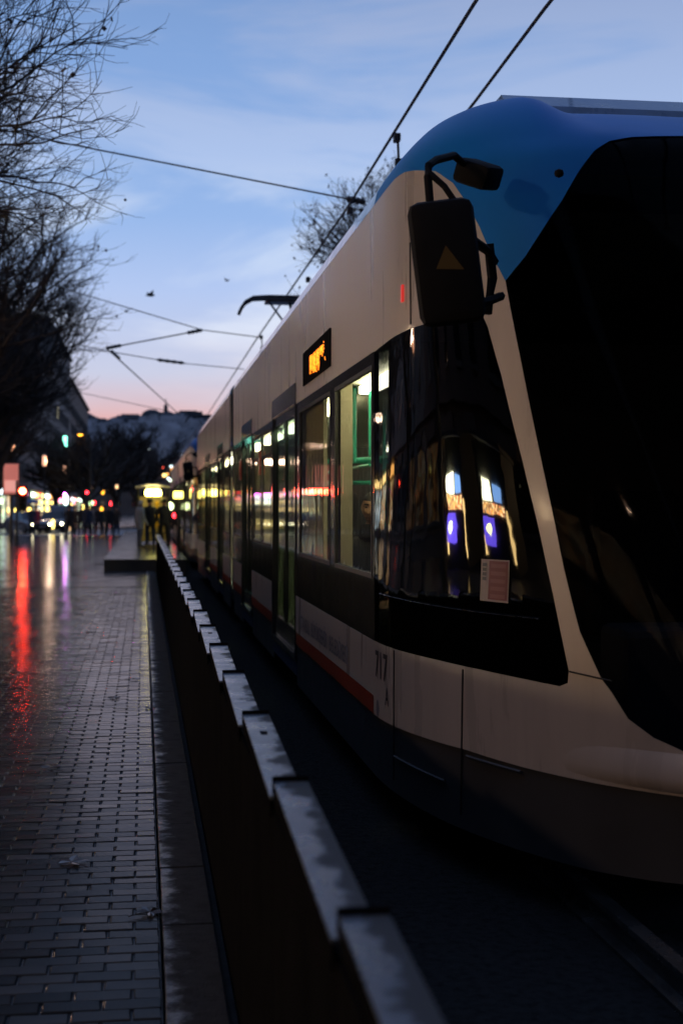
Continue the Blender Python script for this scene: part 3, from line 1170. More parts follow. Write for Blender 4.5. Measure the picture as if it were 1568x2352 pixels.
tram = build_tram()
tag(tram, 'nearest tram, white with a blue cab roof and dark windscreen, standing beside the barrier', 'tram', 'coupled trams')
tram2 = copy_tree(tram)
tram2.location = (2.66, 33.75, 0)
tag(tram2, 'second tram coupled behind the nearest one, only a sliver of its blue cab showing', 'tram', 'coupled trams')

# ------------------------------------------------------------------ barrier between pavement and track
def cap_material():
    m = mat('barrier_cap', (0.07, 0.08, 0.10), 0.30, var=0.18, vscale=9, rvar=0.08, bump=0.0008, bscale=60)
    t = m.node_tree
    L = t.links.new
    b = t.nodes['Principled BSDF']
    tc = N(t, 'ShaderNodeTexCoord')
    oi = N(t, 'ShaderNodeObjectInfo')
    vm = N(t, 'ShaderNodeVectorMath', operation='ADD')
    sc = N(t, 'ShaderNodeVectorMath', operation='SCALE')
    L(oi.outputs['Location'], sc.inputs[0])
    sc.inputs['Scale'].default_value = 3.1
    L(tc.outputs['Object'], vm.inputs[0])
    L(sc.outputs[0], vm.inputs[1])
    nz = N(t, 'ShaderNodeTexNoise')
    nz.inputs['Scale'].default_value = 7
    nz.inputs['Detail'].default_value = 10
    nz.inputs['Roughness'].default_value = 0.68
    L(vm.outputs[0], nz.inputs['Vector'])
    sep = N(t, 'ShaderNodeSeparateXYZ')
    L(tc.outputs['Object'], sep.inputs[0])
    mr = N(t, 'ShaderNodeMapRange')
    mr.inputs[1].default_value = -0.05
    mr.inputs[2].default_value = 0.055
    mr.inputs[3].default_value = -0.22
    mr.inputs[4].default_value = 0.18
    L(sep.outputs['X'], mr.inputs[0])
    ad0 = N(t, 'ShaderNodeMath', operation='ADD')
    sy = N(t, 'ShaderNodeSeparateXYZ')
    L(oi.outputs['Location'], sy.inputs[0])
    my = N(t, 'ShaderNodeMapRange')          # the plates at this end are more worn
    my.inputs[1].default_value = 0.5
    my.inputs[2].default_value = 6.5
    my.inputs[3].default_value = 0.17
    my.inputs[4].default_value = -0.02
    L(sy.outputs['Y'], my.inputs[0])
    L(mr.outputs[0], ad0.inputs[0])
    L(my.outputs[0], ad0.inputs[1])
    ad = N(t, 'ShaderNodeMath', operation='ADD')
    L(nz.outputs['Fac'], ad.inputs[0])
    L(ad0.outputs[0], ad.inputs[1])
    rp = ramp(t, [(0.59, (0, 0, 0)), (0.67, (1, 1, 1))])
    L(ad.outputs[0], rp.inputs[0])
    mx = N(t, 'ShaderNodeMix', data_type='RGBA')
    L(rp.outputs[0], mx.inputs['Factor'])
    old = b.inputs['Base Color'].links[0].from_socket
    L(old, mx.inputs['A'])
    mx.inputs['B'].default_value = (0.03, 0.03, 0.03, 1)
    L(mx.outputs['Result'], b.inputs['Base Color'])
    mr2 = N(t, 'ShaderNodeMix', data_type='FLOAT')
    L(rp.outputs[0], mr2.inputs['Factor'])
    oldr = b.inputs['Roughness'].links[0].from_socket
    L(oldr, mr2.inputs['A'])
    mr2.inputs['B'].default_value = 0.75
    L(mr2.outputs['Result'], b.inputs['Roughness'])
    return m


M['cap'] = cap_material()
M['barrier'] = mat('barrier_steel', (0.008, 0.008, 0.0088), 0.95, var=0.3, vscale=6, spec=0.0)


def cap_mesh(hole):
    """folded sheet cap: top plate with side flanges, some with a square socket"""
    w, l = 0.0415, 1.175
    xs = [-w, -.008, .014, w]
    ys = [0, .80, .865, l]
    mb = MB()
    t = .008
    for i in range(3):
        for j in range(3):
            if hole and i == 1 and j == 1: continue
            mb.box(xs[i], xs[i + 1], ys[j], ys[j + 1], -t, 0)
    bm = bmesh.new()
    for v in mb.v: bm.verts.new(v)
    bm.verts.ensure_lookup_table()
    for f in mb.f: bm.faces.new([bm.verts[i] for i in f])
    bmesh.ops.remove_doubles(bm, verts=bm.verts[:], dist=1e-5)
    seen = {}
    for f in bm.faces:                      # inner walls between neighbouring cells go
        k = tuple(round(c, 4) for c in f.calc_center_median())
        seen.setdefault(k, []).append(f)
    kill = [f for fs in seen.values() if len(fs) > 1 for f in fs]
    bmesh.ops.delete(bm, geom=kill, context='FACES')
    # side flanges
    def box(x0, x1, y0, y1, z0, z1):
        r = bmesh.ops.create_cube(bm, size=1)
        for v in r['verts']:
            v.co = Vector(((x0 + x1) / 2 + v.co.x * (x1 - x0), (y0 + y1) / 2 + v.co.y * (y1 - y0), (z0 + z1) / 2 + v.co.z * (z1 - z0)))
    bmesh.ops.recalc_face_normals(bm, faces=bm.faces[:])
    me = bpy.data.meshes.new('cap_plate')
    bm.to_mesh(me)
    bm.free()
    me.materials.append(M['cap'])
    return me


def build_barrier():
    root = empty('barrier', (0.346, 0, 0))
    tag(root, 'long low dark barrier topped with pale overlapping metal caps beside the tram', 'barrier')
    plain, holed = cap_mesh(False), cap_mesh(True)
    fl = MB().box(-.0415, -.0375, .004, 1.17, -.055, -.0085).mesh('side_flange', M['barrier'])
    fl2 = MB().box(.0375, .0415, .004, 1.17, -.055, -.0085).mesh('side_flange', M['barrier'])
    lip = MB().box(-.044, .044, 1.163, 1.174, -.03, .011).mesh('end_lip', M['barrier'])
    post = MB().box(-.03, .03, -.03, .03, -.15, .93).mesh('post', M['barrier'])
    panel = MB().box(-.040, -.032, .004, 1.136, -.15, .925).mesh('panel', M['barrier'])
    tilt = math.atan2(.030, 1.14)
    yaw = math.atan2(.013, 1.14)
    for k in range(0, 31):
        y = 1.14 * k
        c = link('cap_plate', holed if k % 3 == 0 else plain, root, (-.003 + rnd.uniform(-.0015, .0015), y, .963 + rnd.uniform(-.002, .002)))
        c.rotation_euler = (tilt + R(rnd.uniform(-.08, .08)), 0, -yaw + R(rnd.uniform(-.12, .12)))
        for m in (fl, fl2): link('side_flange', m, c)
        link('end_lip', lip, c)
        link('post', post, root, (0.004, y + 1.14, 0))
        link('panel', panel, root, (0.004, y, 0))


build_barrier()

# fallen leaves on the wet pavement
M['leaf'] = mat('wet_leaf', (0.055, 0.032, 0.018), 0.30, var=0.4, vscale=12)


def leaf_mesh(seed):
    r = random.Random(seed)
    pts = []
    lob = 5
    for k in range(lob * 4):
        a = 2 * PI * k / (lob * 4) - PI / 2
        q = k % 4
        rad = (.075, .05, .034, .05)[q] * r.uniform(.8, 1.15)
        pts.append((rad * math.cos(a), rad * math.sin(a), r.uniform(.0, .016)))
    vs = [(0, 0, .006)] + pts
    fs = [(0, 1 + k, 1 + (k + 1) % len(pts)) for k in range(len(pts))]
    mb = MB().add(vs, fs)
    mb.tube([(0, 0, .006), (.01, -.06, .006), (.03, -.11, .004)], .002, 4)
    return mb.mesh('fallen_leaf', M['leaf'])


for i, (x, y, rz, txt) in enumerate([(165, 1984, .4, 'largest brown fallen leaf, lying on pavers low in the middle of the brick pavement'),
                                     (349, 1628, 1.7, 'brown fallen leaf lying against the kerb joint on the brick pavement'),
                                     (118, 1764, 2.6, 'thin brown fallen leaf lying on the darker left part of the brick pavement'),
                                     (205, 1452, .9, 'dark fallen leaf lying farthest up the pavement, before the platform'),
                                     (262, 1605, 3.3, 'small dark fallen leaf in the middle of the wet shining pavers'),
                                     (345, 2100, 5.0, 'curled fallen leaf nearest the camera by the kerb'),
                                     (310, 1562, 4.1, 'small fallen leaf just beyond the one at the kerb joint')]):
    d = ray(x, y)
    t = -EYE / d.z
    p = d * t
    o = link('fallen_leaf', leaf_mesh(i), None, (p.x, p.y, 0.004), rz)
    o.scale = (1.15, 1.15, 1) if i == 0 else (.9, .9, 1)
    tag(o, txt, 'leaf', 'leaves fallen on the pavement')

# ------------------------------------------------------------------ buildings
M['facade_a'] = mat('facade_grey', (0.16, 0.15, 0.14), 0.85, var=0.2, vscale=0.6)
M['facade_b'] = mat('facade_brown', (0.13, 0.10, 0.085), 0.85, var=0.2, vscale=0.6)
M['facade_c'] = mat('facade_pale', (0.24, 0.22, 0.20), 0.85, var=0.2, vscale=0.6)
M['wframe'] = mat('window_frame', (0.10, 0.10, 0.10), 0.6, var=0.1)
M['wpane'] = mat('dark_pane', (0.012, 0.013, 0.016), 0.06, var=0.1)
M['litpane'] = glow('lit_pane', (1.0, 0.92, 0.55), 1.6)
M['roofing'] = mat('roofing', (0.07, 0.05, 0.045), 0.8, var=0.3, vscale=1)

WARM, AMBER, COOL, PINK, GREENW, REDC = (1.0, .66, .22), (1.0, .45, .10), (.72, .92, 1.0), (1.0, .35, .55), (.80, 1.0, .72), (1.0, .10, .06)
SHOPM = [goods('shop_warm', [(1, .8, .45), (1, .55, .2), (1, .9, .7), (.9, .4, .15)], 1.1, 1.1, 1.6),
         goods('shop_amber', [(1, .5, .14), (1, .75, .3), (.8, .25, .08), (1, .85, .6)], 1.0, 1.3, 1.8),
         goods('shop_cool', [(.8, .95, 1), (1, 1, .9), (.6, .85, 1), (.9, 1, .8)], 1.1, .9, 1.4),
         goods('shop_pink', [(1, .4, .55), (1, .75, .6), (1, .2, .4), (1, .9, .8)], .9, 1.0, 1.5),
         goods('shop_green', [(.8, 1, .7), (1, 1, .8), (.6, 1, .6), (1, .9, .5)], 1.1, 1.2, 1.5)]
SHOPOPP = [goods('opposite_shop', [(1, .62, .30), (1, .5, .2), (.9, .7, .5), (1, .75, .45)], 2.4, 1.1, 1.6, .25)] * 5
SHOPNEAR = [goods('dim_shop', [(1, .6, .25), (1, .45, .15), (.9, .7, .5), (.6, .25, .1)], .10, 1.1, 1.6, .1)] * 5
SIGNM = [glow('sign_warm', WARM, 4), glow('sign_amber', AMBER, 3), glow('sign_cool', COOL, 4.5), glow('sign_pink', PINK, 4), glow('sign_green', GREENW, 6), glow('sign_red', REDC, 4)]

WMESH = {}


def window_mesh(axis):
    if axis in WMESH: return WMESH[axis]
    fr, pn = MB(), MB()
    w, h, t = .62, .9, .08
    if axis == 'x':
        fr.box(-.03, .05, -w, -w + t, -h, h).box(-.03, .05, w - t, w, -h, h).box(-.03, .05, -w + t, w - t, h - t, h).box(-.03, .05, -w + t, w - t, -h, -h + t)
        fr.box(-.03, .09, -w - .06, w + .06, -h - .07, -h - .005)
        pn.box(-.02, .01, -w + t, w - t, -h + t, h - t)
    else:
        fr.box(-w, -w + t, -.03, .05, -h, h).box(w - t, w, -.03, .05, -h, h).box(-w + t, w - t, -.03, .05, h - t, h).box(-w + t, w - t, -.03, .05, -h, -h + t)
        pn.box(-w + t, w - t, -.02, .01, -h + t, h - t)
    WMESH[axis] = (fr.mesh('window', M['wframe']), pn.mesh('pane', M['wpane']), pn.mesh('pane', M['litpane']))
    return WMESH[axis]


def building(name, label, X, y0, y1, height, face, wallm, seed, shops=True, lit=(), group='buildings along the street', step=3.2, winrows=None, depth=12):
    """a terrace building whose street front lies on x = X and faces +x (face=1) or -x (face=-1)"""
    r = random.Random(seed)
    root = empty(name, (X, (y0 + y1) / 2, 0))
    tag(root, label, 'building', group)
    hy = (y1 - y0) / 2
    xa, xb = sorted((0, -face * depth))
    MB().box(xa, xb, -hy, hy, -.15, height).build('wall', wallm, root)
    MB().box(*sorted((face * .02 * 1, face * .38)), -hy, hy, height - .5, height - .1).build('cornice', wallm, root)
    MB().box(xa + .4, xb - .4, -hy + .4, hy - .4, height, height + 1.1).build('roof', M['roofing'], root)
    if shops:
        MB().box(*sorted((face * .005, face * .30)), -hy, hy, 3.45, 3.75).build('ledge', wallm, root)
    W = window_mesh('x')
    n = max(1, int((hy * 2 - 1.6) / step))
    rows = int((height - 4.8) / 3.1) if winrows is None else winrows
    for j in range(rows):
        z = 5.2 + j * 3.1
        for i in range(n):
            y = -hy + .8 + (i + .5) * (2 * hy - 1.6) / n
            f = link('window', W[0], root, (face * .035, y, z), 0 if face > 0 else PI)
            gy = (y0 + y1) / 2 + y
            on = any(abs(gy - a) < step * .5 and abs(z - b) < 1.55 for a, b in lit)
            link('pane', W[2] if on else W[1], f)
    if shops:
        m = max(1, int(2 * hy / 4.6))
        for i in range(m):
            yc = -hy + (i + .5) * 2 * hy / m
            hw = hy / m - .45
            k = r.randrange(5)
            fr = MB().box(*sorted((face * .01, face * .10)), yc - hw - .12, yc + hw + .12, .25, .40)
            fr.box(*sorted((face * .01, face * .10)), yc - hw - .12, yc - hw, .401, 2.62).box(*sorted((face * .01, face * .10)), yc + hw, yc + hw + .12, .401, 2.62)
            o = fr.build('shop_window', M['wframe'], root)
            far = y0 > 50
            dim = r.random() < (.18 if far else (0 if y0 < 0 else .55))
            MB().box(*sorted((face * .012, face * .05)), yc - hw, yc + hw, .401, 2.6).build('shop_pane', M['wpane'] if dim else (SHOPM[k] if far else (SHOPOPP[k] if y0 < 0 else SHOPNEAR[k])), o)
            MB().box(*sorted((face * .02, face * .22)), yc - hw * r.uniform(.6, .98), yc + hw * r.uniform(.6, .98), 2.75, 3.2).build('shop_sign', M['facade_b'] if dim else (SIGNM[r.choice((k, k, 0, 5, 2))] if far else M['facade_b']), root)
    return root


XL = -11.6
building('building', 'dark five storey building behind the nearest tree, left of the pavement', XL, -10.5, 9.9, 17, 1, M['facade_a'], 1)
building('building', 'brown fronted building opposite the tram cab, above the glowing kiosks', XL, 10, 31, 20, 1, M['facade_b'], 2)
building('building', 'pale building third along the left side of the street, shops below', XL, 31.1, 55, 18, 1, M['facade_c'], 3)
building('building', 'grey corner building on the left just before the crossing road', XL, 55.1, 82, 21, 1, M['facade_a'], 4)
building('building', 'lowest brown building on the left just past the crossing road, behind bare trees', XL, 118.1, 150, 15.2, 1, M['facade_b'], 5)
building('building', 'dark building on the left with a lit upper window among the bare twigs', XL, 150.1, 188, 19.3, 1, M['facade_a'], 6, lit=((158, 13.0), (159, 14.5)))
building('building', 'tallest dark building on the left, its pale lit window near the roof corner', XL, 188.1, 232, 25.4, 1, M['facade_a'], 9, lit=((197, 14.9),))
building('building', 'farthest building on the left, its lower roof ending against the sunset', XL, 232.1, 305, 22.4, 1, M['facade_b'], 7)
for i, (a, b, h, t) in enumerate([(-30, 14, 16, 'low plain building on the far side of the tram, beside its cab'), (14.1, 60, 18, 'long building beyond the tram windows on the far side of the tracks'),
                                  (60.1, 84, 15, 'lowest building beyond the rear end of the trams')]):
    building('building', t, 24.0, a, b, h, -1, M['facade_c'] if i % 2 else M['facade_a'], 20 + i, shops=False, group='buildings beyond the tracks', step=4.2, winrows=3)
bb = empty('building', (6, -11, 0))  # added out of view, keeps bright sky out of the windscreen reflections
tag(bb, 'unseen dark building added behind the camera to block sky from the windscreen', 'building')
MB().box(-17, 17, -12, 0, -.15, 26).build('wall', M['facade_b'], bb)
MB().box(-16, 16, -11, -1, 26, 27).build('roof', M['roofing'], bb)
W = window_mesh('y')
for j in range(7):
    for i in range(8):
        f = link('window', W[0], bb, (-14 + i * 4, .035, 3 + j * 3.4))
        link('pane', W[1], f)

eb = empty('building', (-6, 335, 0))
tag(eb, 'dark block closing the far end of the street below the hill', 'building')
MB().box(-9, 9.5, 0, 14, -.15, 13).build('wall', M['facade_b'], eb)
MB().box(-8.5, 9, .5, 13.5, 13, 15).build('roof', M['roofing'], eb)
for i in range(5):
    for j in range(3):
        f = link('window', window_mesh('y')[0], eb, (-7 + i * 3.6, -.035, 2.6 + 3.4 * j), PI)
        link('pane', window_mesh('y')[1], f)

# far block where the street bends, with coloured signs low on it
fb = empty('building', (10, 238, 0))
tag(fb, 'far low building at the street bend, cluster of coloured lights on its corner', 'building')
MB().box(-7.5, 14, 0, 12, -.15, 9.0).build('wall', M['facade_b'], fb)
MB().box(-7, 13.5, .5, 11.5, 9.0, 9.8).build('roof', M['roofing'], fb)
for (x, y, k, s) in [(377, 1093, 0, 1), (384, 1091, 1, .8), (392, 1072, 2, .7), (396, 1079, 1, 1), (398, 1087, 3, 1), (404, 1085, 2, .9), (403, 1097, 1, .8), (386, 1100, 2, .6), (390, 1104, 4, .6), (375, 1075, 5, .5)]:
    p = P(x, y, 240)
    q = Vector((p.x - 10, -.06, p.z))
    s *= .62
    MB().box(q.x - .45 * s, q.x + .45 * s, -.10, -.004, q.z - .4 * s, q.z + .4 * s, .03).build('shop_sign', SIGNM[k], fb)
for i in range(5):
    for j in range(2):
        f = link('window', W[0], fb, (-5 + i * 4, -.035, 2.6 + 3.4 * j), PI)
        link('pane', W[1], f)

# lamps and small lit signs of the far shop fronts, each on its own bracket or post
LC = {'gw': ((.66, 1.0, .50), 5), 'yw': ((1.0, .74, .17), 5), 'pk': ((1.0, .20, .36), 8), 'cy': ((.62, .95, 1.0), 7), 'or': ((1.0, .42, .03), 4), 'rd': ((1.0, .03, .04), 7), 'mg': ((.90, .08, .95), 110), 'wm': ((1.0, .58, .26), 2.6)}
LM = {k: glow('light_' + k, *v) for k, v in LC.items()}
WORD = {'gw': 'greenish white', 'yw': 'yellow white', 'pk': 'pink', 'cy': 'bluish white', 'or': 'orange', 'rd': 'red', 'mg': 'magenta', 'wm': 'warm'}
for (cx, cy, c, rr, hh, where) in [
        (8, 880, 'gw', 20, 22, 'at the left edge of the picture'), (200, 883, 'yw', 12, 12, 'just right of the red traffic light'), (276, 890, 'yw', 14, 16, 'left of the yellow cluster'),
        (230, 892, 'wm', 10, 10, 'between two yellow lamps by the red light'), (330, 890, 'yw', 19, 19, 'top of the yellow cluster'), (370, 892, 'yw', 13, 13, 'at the right of the yellow cluster'),
        (330, 935, 'yw', 20, 22, 'low in the yellow cluster'), (384, 935, 'yw', 18, 18, 'low right in the yellow cluster'), (205, 940, 'yw', 17, 20, 'above the blue umbrella'),
        (262, 945, 'wm', 10, 10, 'right of the blue umbrella'), (112, 945, 'yw', 11, 20, 'under the pink poster board'), (157, 985, 'yw', 9, 45, 'tall strip beside the traffic light pole'),
        (424, 876, 'pk', 13, 20, 'beside the brightest white lamp'), (460, 872, 'cy', 21, 42, 'brightest of the shop lights'), (455, 838, 'mg', 11, 16, 'over the brightest white lamp'),
        (492, 925, 'yw', 20, 40, 'tall, right of the brightest white lamp'), (517, 880, 'pk', 5, 26, 'thin, over the crossing group'), (580, 922, 'yw', 11, 20, 'above the heads at the crossing'),
        (635, 893, 'gw', 20, 22, 'above the middle of the crossing group'), (625, 930, 'yw', 22, 18, 'just over the heads in the crossing group'), (662, 892, 'rd', 9, 16, 'beside the greenish lamp over the crossing'),
        (714, 935, 'or', 18, 18, 'over the right end of the crossing group'), (718, 815, 'or', 12, 22, 'upright, under the dark trees'), (765, 800, 'wm', 10, 20, 'dim, under the dark trees'),
        (772, 905, 'rd', 8, 30, 'upright, left of the shelter'), (815, 780, 'wm', 11, 16, 'near the shelter roof'), (608, 820, 'rd', 15, 15, 'under the dark trees'), (536, 740, 'pk', 9, 22, 'above the amber lamp column'),
        (370, 1040, 'yw', 15, 42, 'low tall strip at the far kerb'), (334, 1066, 'yw', 15, 17, 'low at the far kerb'), (494, 1072, 'wm', 9, 15, 'low behind the walkers'), (602, 1056, 'rd', 7, 14, 'low between the walkers'),
        (203, 1135, 'gw', 22, 12, 'lowest, on the wet kerb'), (880, 700, 'rd', 5, 8, 'tiny, over the shelter roof')]:
    px, py = .3295 * cx, 861 + .3295 * cy
    kx = (px - 784) / 3267 + .139
    D = -11.2 / (.9905 * kx) if px < 172 else 150.0
    D = min(D, 330.0)
    if py > 1190: D = 95.0
    if c in ('mg', 'cy'): D = 84.5
    p = P(px, py, D)
    sx, sz = rr * .3295 / 3267 * D * .8, hh * .3295 / 3267 * D * .8
    o = empty('shop_lamp', (p.x, p.y, 0 if p.z > 0.3 else -.1))
    tag(o, 'small ' + WORD[c] + ' shop light ' + where, 'light', 'lights of the far shops')
    bz = p.z - o.location.z
    mb = MB().lathe([(sx * .35, -sz), (sx * .85, -sz * .7), (sx, 0), (sx * .85, sz * .7), (sx * .35, sz)], 12, (0, 0, bz))
    mb.build('lamp_globe', LM[c], o, smooth=True)
    if bz - sz > .05:
        MB().tube([(0, .12, 0), (0, .12, bz), (0, .03, bz + sz + .04)], .035, 5).build('post', M['wframe'], o, smooth=True)

o = empty('wall_lamp', (XL + .25, 8.9, 1.95))
tag(o, 'bright warm wall lamp on the building opposite the cab, mirrored on the pale windscreen pillar', 'lamp')
MB().box(-.24, -.02, -.12, .12, -.1, .1, .02).build('bracket', M['wframe'], o)
MB().lathe([(.12, -.42), (.22, -.30), (.24, 0), (.22, .30), (.12, .42)], 12).build('lamp_globe', glow('wall_lamp_glow', (1.0, .70, .38), 45), o, (.12, 0, 0), smooth=True)

# ------------------------------------------------------------------ kiosks opposite the cab (seen mirrored in its window)
M['kioskwall'] = mat('kiosk_wall', (0.05, 0.045, 0.04), 0.6, var=0.2)
M['purple'] = glow('purple_box', (0.17, 0.10, 1.0), 9)
M['ovalglow'] = glow('oval_sign', (1.0, 0.98, 0.35), 26)
M['whiteglow'] = glow('white_sign', (1.0, 0.98, 0.62), 26)
M['orangeglow'] = goods('kiosk_goods', [(1, .42, .08), (1, .55, .2), (1, .30, .12), (1, .75, .4)], 12, 6, 9)
M['lampglow'] = glow('kiosk_lamp', (1.0, 0.66, 0.25), 12)


def kiosk(y0, y1, label):
    root = empty('kiosk', (-6.0, (y0 + y1) / 2, 0))
    tag(root, label, 'kiosk', 'kiosks opposite the tram cab')
    h = (y1 - y0) / 2
    MB().box(-1.6, 0, -h, h, .001, 2.35).build('wall', M['kioskwall'], root)
    MB().box(-1.8, .35, -h - .15, h + .15, 2.351, 2.45, .02).build('roof', M['kioskwall'], root)
    MB().box(.005, .06, -h + .30, h - .25, 1.16, 1.42).build('goods_shelf', M['orangeglow'], root)
    MB().box(.005, .10, .10, h - .30, 1.45, 1.78, .02).build('white_sign', M['whiteglow'], root)
    MB().box(.005, .08, -h + .40, -.10, 1.47, 1.75, .02).build('blue_sign', glow('blue_sign', (.25, .5, 1.0), 10), root)
    pb = MB().box(.005, .16, .02, h - .24, .50, 1.08, .02).build('purple_light_box', M['purple'], root)
    vs = [(.165, (h - .22) / 2 + .26 * math.cos(a), .80 + .13 * math.sin(a)) for a in [2 * PI * k / 20 for k in range(20)]]
    vs2 = [(.175, y, z) for _, y, z in vs]
    MB().add(vs + vs2, [tuple(range(19, -1, -1)), tuple(range(20, 40))] + [(i, (i + 1) % 20, 20 + (i + 1) % 20, 20 + i) for i in range(20)]).build('oval_sign', M['ovalglow'], pb)
    MB().box(.005, .05, h - .20, h - .08, .30, .62).build('lamp_strip', M['lampglow'], root)
    MB().box(.005, .05, -h + .06, -h + .18, .25, 1.35).build('lamp_strip', M['lampglow'], root)


kiosk(14.3, 16.7, 'farther street kiosk with purple light box, under the bare trees left of the pavement')
kiosk(10.3, 12.7, 'nearer street kiosk with purple light box, under the bare trees left of the pavement')

# ------------------------------------------------------------------ street lamps, traffic light, signs
M['pole'] = mat('dark_pole', (0.025, 0.025, 0.026), 0.5, var=0.2, vscale=4)
M['palepole'] = mat('pale_pole', (0.30, 0.29, 0.28), 0.5, var=0.1)
M['lantern'] = glow('lantern_glass', (1.0, 0.50, 0.30), 1.35)
M['amberlamp'] = glow('amber_lamp', (1.0, 0.42, 0.03), 9)


def street_lamp():
    root = empty('street_lamp', (-7.1, 0, 0))
    MB().lathe([(.14, 0), (.14, .35), (.09, .5), (.07, .9), (.055, 4.55), (.09, 4.6), (.09, 4.64)], 10).build('pole', M['pole'], root, smooth=True)
    MB().lathe([(.11, 4.65), (.14, 4.8), (.14, 5.30), (.11, 5.40)], 12).build('lantern', M['lantern'], root, smooth=True)
    MB().lathe([(.20, 5.41), (.16, 5.5), (.04, 5.58)], 12).build('lamp_cap', M['pole'], root, smooth=True)
    return root


sl = street_lamp()
LAMPS = [(79, 'nearest visible pink street lamp with cylinder lantern, beside the red traffic light'), (105, 'second pink street lamp in the row, tallest lantern over the crossing'),
         (131, 'third pink street lamp in the row along the left shops'), (180, 'fourth pink street lamp, small in the row of lamps'), (230, 'farthest pink street lamp in the row of cylinder lanterns'),
         (53, 'street lamp with cylinder lantern left of the pavement before the crossing'), (27, 'street lamp with cylinder lantern behind the second near tree'), (1, 'street lamp with cylinder lantern beside the camera')]
for i, (y, t) in enumerate(LAMPS):
    o = sl if i == 0 else copy_tree(sl)
    o.location = (-7.1 if y < 170 else -8.2, y, 0)
    tag(o, t, 'street lamp', 'street lamps with cylinder lanterns')
for y in (1, 27, 53, 79, 105):      # the lanterns' own light
    l = bpy.data.lights.new('lantern_light', 'POINT')
    l.energy = {1: 320, 27: 170}.get(y, 130)
    l.color = (1.0, .66, .46)
    l.shadow_soft_size = .2
    lo = bpy.data.objects.new('lantern_light', l)
    COL.objects.link(lo)
    lo.location = (-7.1 + .35, y, 5.0)


def amber_lamp(px, py, D, label):
    p = P(px, py, D)
    root = empty('tall_lamp', (p.x, p.y, 0))
    tag(root, label, 'street lamp', 'tall amber street lamps')
    mb = MB().tube([(.9, 0, 0), (.9, 0, p.z - .4), (.8, 0, p.z - .05), (.35, 0, p.z + .12)], [.10, .06, .05, .04], 7)
    mb.build('pole', M['pole'], root, smooth=True)
    MB().box(-.32, .36, -.14, .14, p.z + .01, p.z + .16, .04).build('lamp_head', M['pole'], root)
    MB().lathe([(.10, -.10), (.20, -.02), (.20, 0.0)], 10, (0, 0, p.z)).build('lamp_lens', M['amberlamp'], root, smooth=True)


amber_lamp(185, 998, 124, 'tall amber street lamp, topmost of the three in a column before the dark trees')
amber_lamp(185, 1060, 190, 'amber street lamp in the middle of the column of three')
amber_lamp(184, 1125, 280, 'lowest and farthest amber street lamp of the column of three')
amber_lamp(237, 1128, 240, 'amber street lamp glowing at the foot of the dark trees')

# red traffic light
tp = P(53, 1128, 66)
tl = empty('traffic_light', (tp.x, tp.y, 0))
tag(tl, 'traffic light showing red on a dark pole at the left of the crossing', 'traffic light')
M['tlred'] = glow('red_lens', (1.0, 0.035, 0.012), 260)
M['lensoff'] = mat('dark_lens', (0.02, 0.03, 0.02), 0.2)
MB().lathe([(.10, 0), (.10, .3), (.055, .4), (.055, 2.9)], 9, (-.28, 0.1, 0)).build('pole', M['pole'], tl, smooth=True)
MB().box(-.20, .20, -.12, .12, tp.z - .95, tp.z + .28, .03).build('housing', M['pole'], tl)
for k, m in enumerate(('tlred', 'lensoff', 'lensoff')):
    z = tp.z - k * .34
    o = MB().lathe([(.14, 0), (.13, .03), (.08, .05), (0.001, .055)], 14).build('red_lens' if k == 0 else 'lens', M[m], tl, (0, -.122, z), smooth=True)
    o.rotation_euler = (R(90), 0, 0)
    v = MB()
    for a in range(8):
        a0, a1 = PI * a / 8, PI * (a + 1) / 8
        v.add([(.17 * math.cos(a0), -.14, z + .17 * math.sin(a0)), (.17 * math.cos(a1), -.14, z + .17 * math.sin(a1)), (.17 * math.cos(a1), -.30, z + .17 * math.sin(a1)), (.17 * math.cos(a0), -.30, z + .17 * math.sin(a0))], [(0, 1, 2, 3)])
    v.build('visor', M['pole'], tl, recalc=False)
# far red signals
for (x, y, D, t) in [(200, 1131, 120, 'small far traffic light showing red under the trees at the crossing'), (403, 1184, 62, 'low red signal lamp beside the track at the stop')]:
    p = P(x, y, D)
    o = empty('traffic_light', (p.x, p.y, 0))
    tag(o, t, 'traffic light', 'red signals')
    MB().lathe([(.06, 0), (.05, max(.3, p.z - .3))], 7).build('pole', M['pole'], o, smooth=True)
    MB().box(-.18, .18, -.08, .12, p.z - .62, p.z + .22, .03).build('housing', M['pole'], o)
    q = MB().lathe([(.12, 0), (.10, .03), (0.001, .045)], 12).build('red_lens', glow('far_red', (1, .02, .03), 16), o, (0, -.082, p.z), smooth=True)
    q.rotation_euler = (R(90), 0, 0)

# lit poster column, teal sign
p = P(26, 1101, 70)
o = empty('poster_board', (p.x, p.y, 0))
tag(o, 'tall pink lit poster board on a post at the left edge, by the red light', 'sign')
MB().lathe([(.08, 0), (.06, p.z - .8)], 8).build('pole', M['pole'], o, smooth=True)
MB().box(-.42, .42, 0, .18, p.z - .78, p.z + .82, .03).build('board_frame', M['pole'], o)
MB().box(-.36, .36, -.03, -.004, p.z - .72, p.z + .76).build('poster', glow('poster_glow', (1.0, .30, .25), .42), o)
MB().box(-.30, .30, -.045, -.034, p.z - .60, p.z - .05).build('poster_picture', glow('poster_picture_glow', (1.0, .42, .36), .75), o)
p = P(150, 1014, 132)
o = empty('blade_sign', (p.x, p.y, p.z))
tag(o, 'small glowing teal sign hung on a pale pole above the shops', 'sign')
MB().box(-.17, .17, -.12, .12, -.50, .50, .05).build('light_box', glow('teal_sign', (.25, 1.0, .72), 4), o)
MB().box(-.22, .22, -.16, .16, .51, .60).build('sign_frame', M['palepole'], o)
MB().tube([(.4, 0, -p.z), (.4, 0, 1.2)], .09, 8).build('pole', M['palepole'], o, smooth=True)
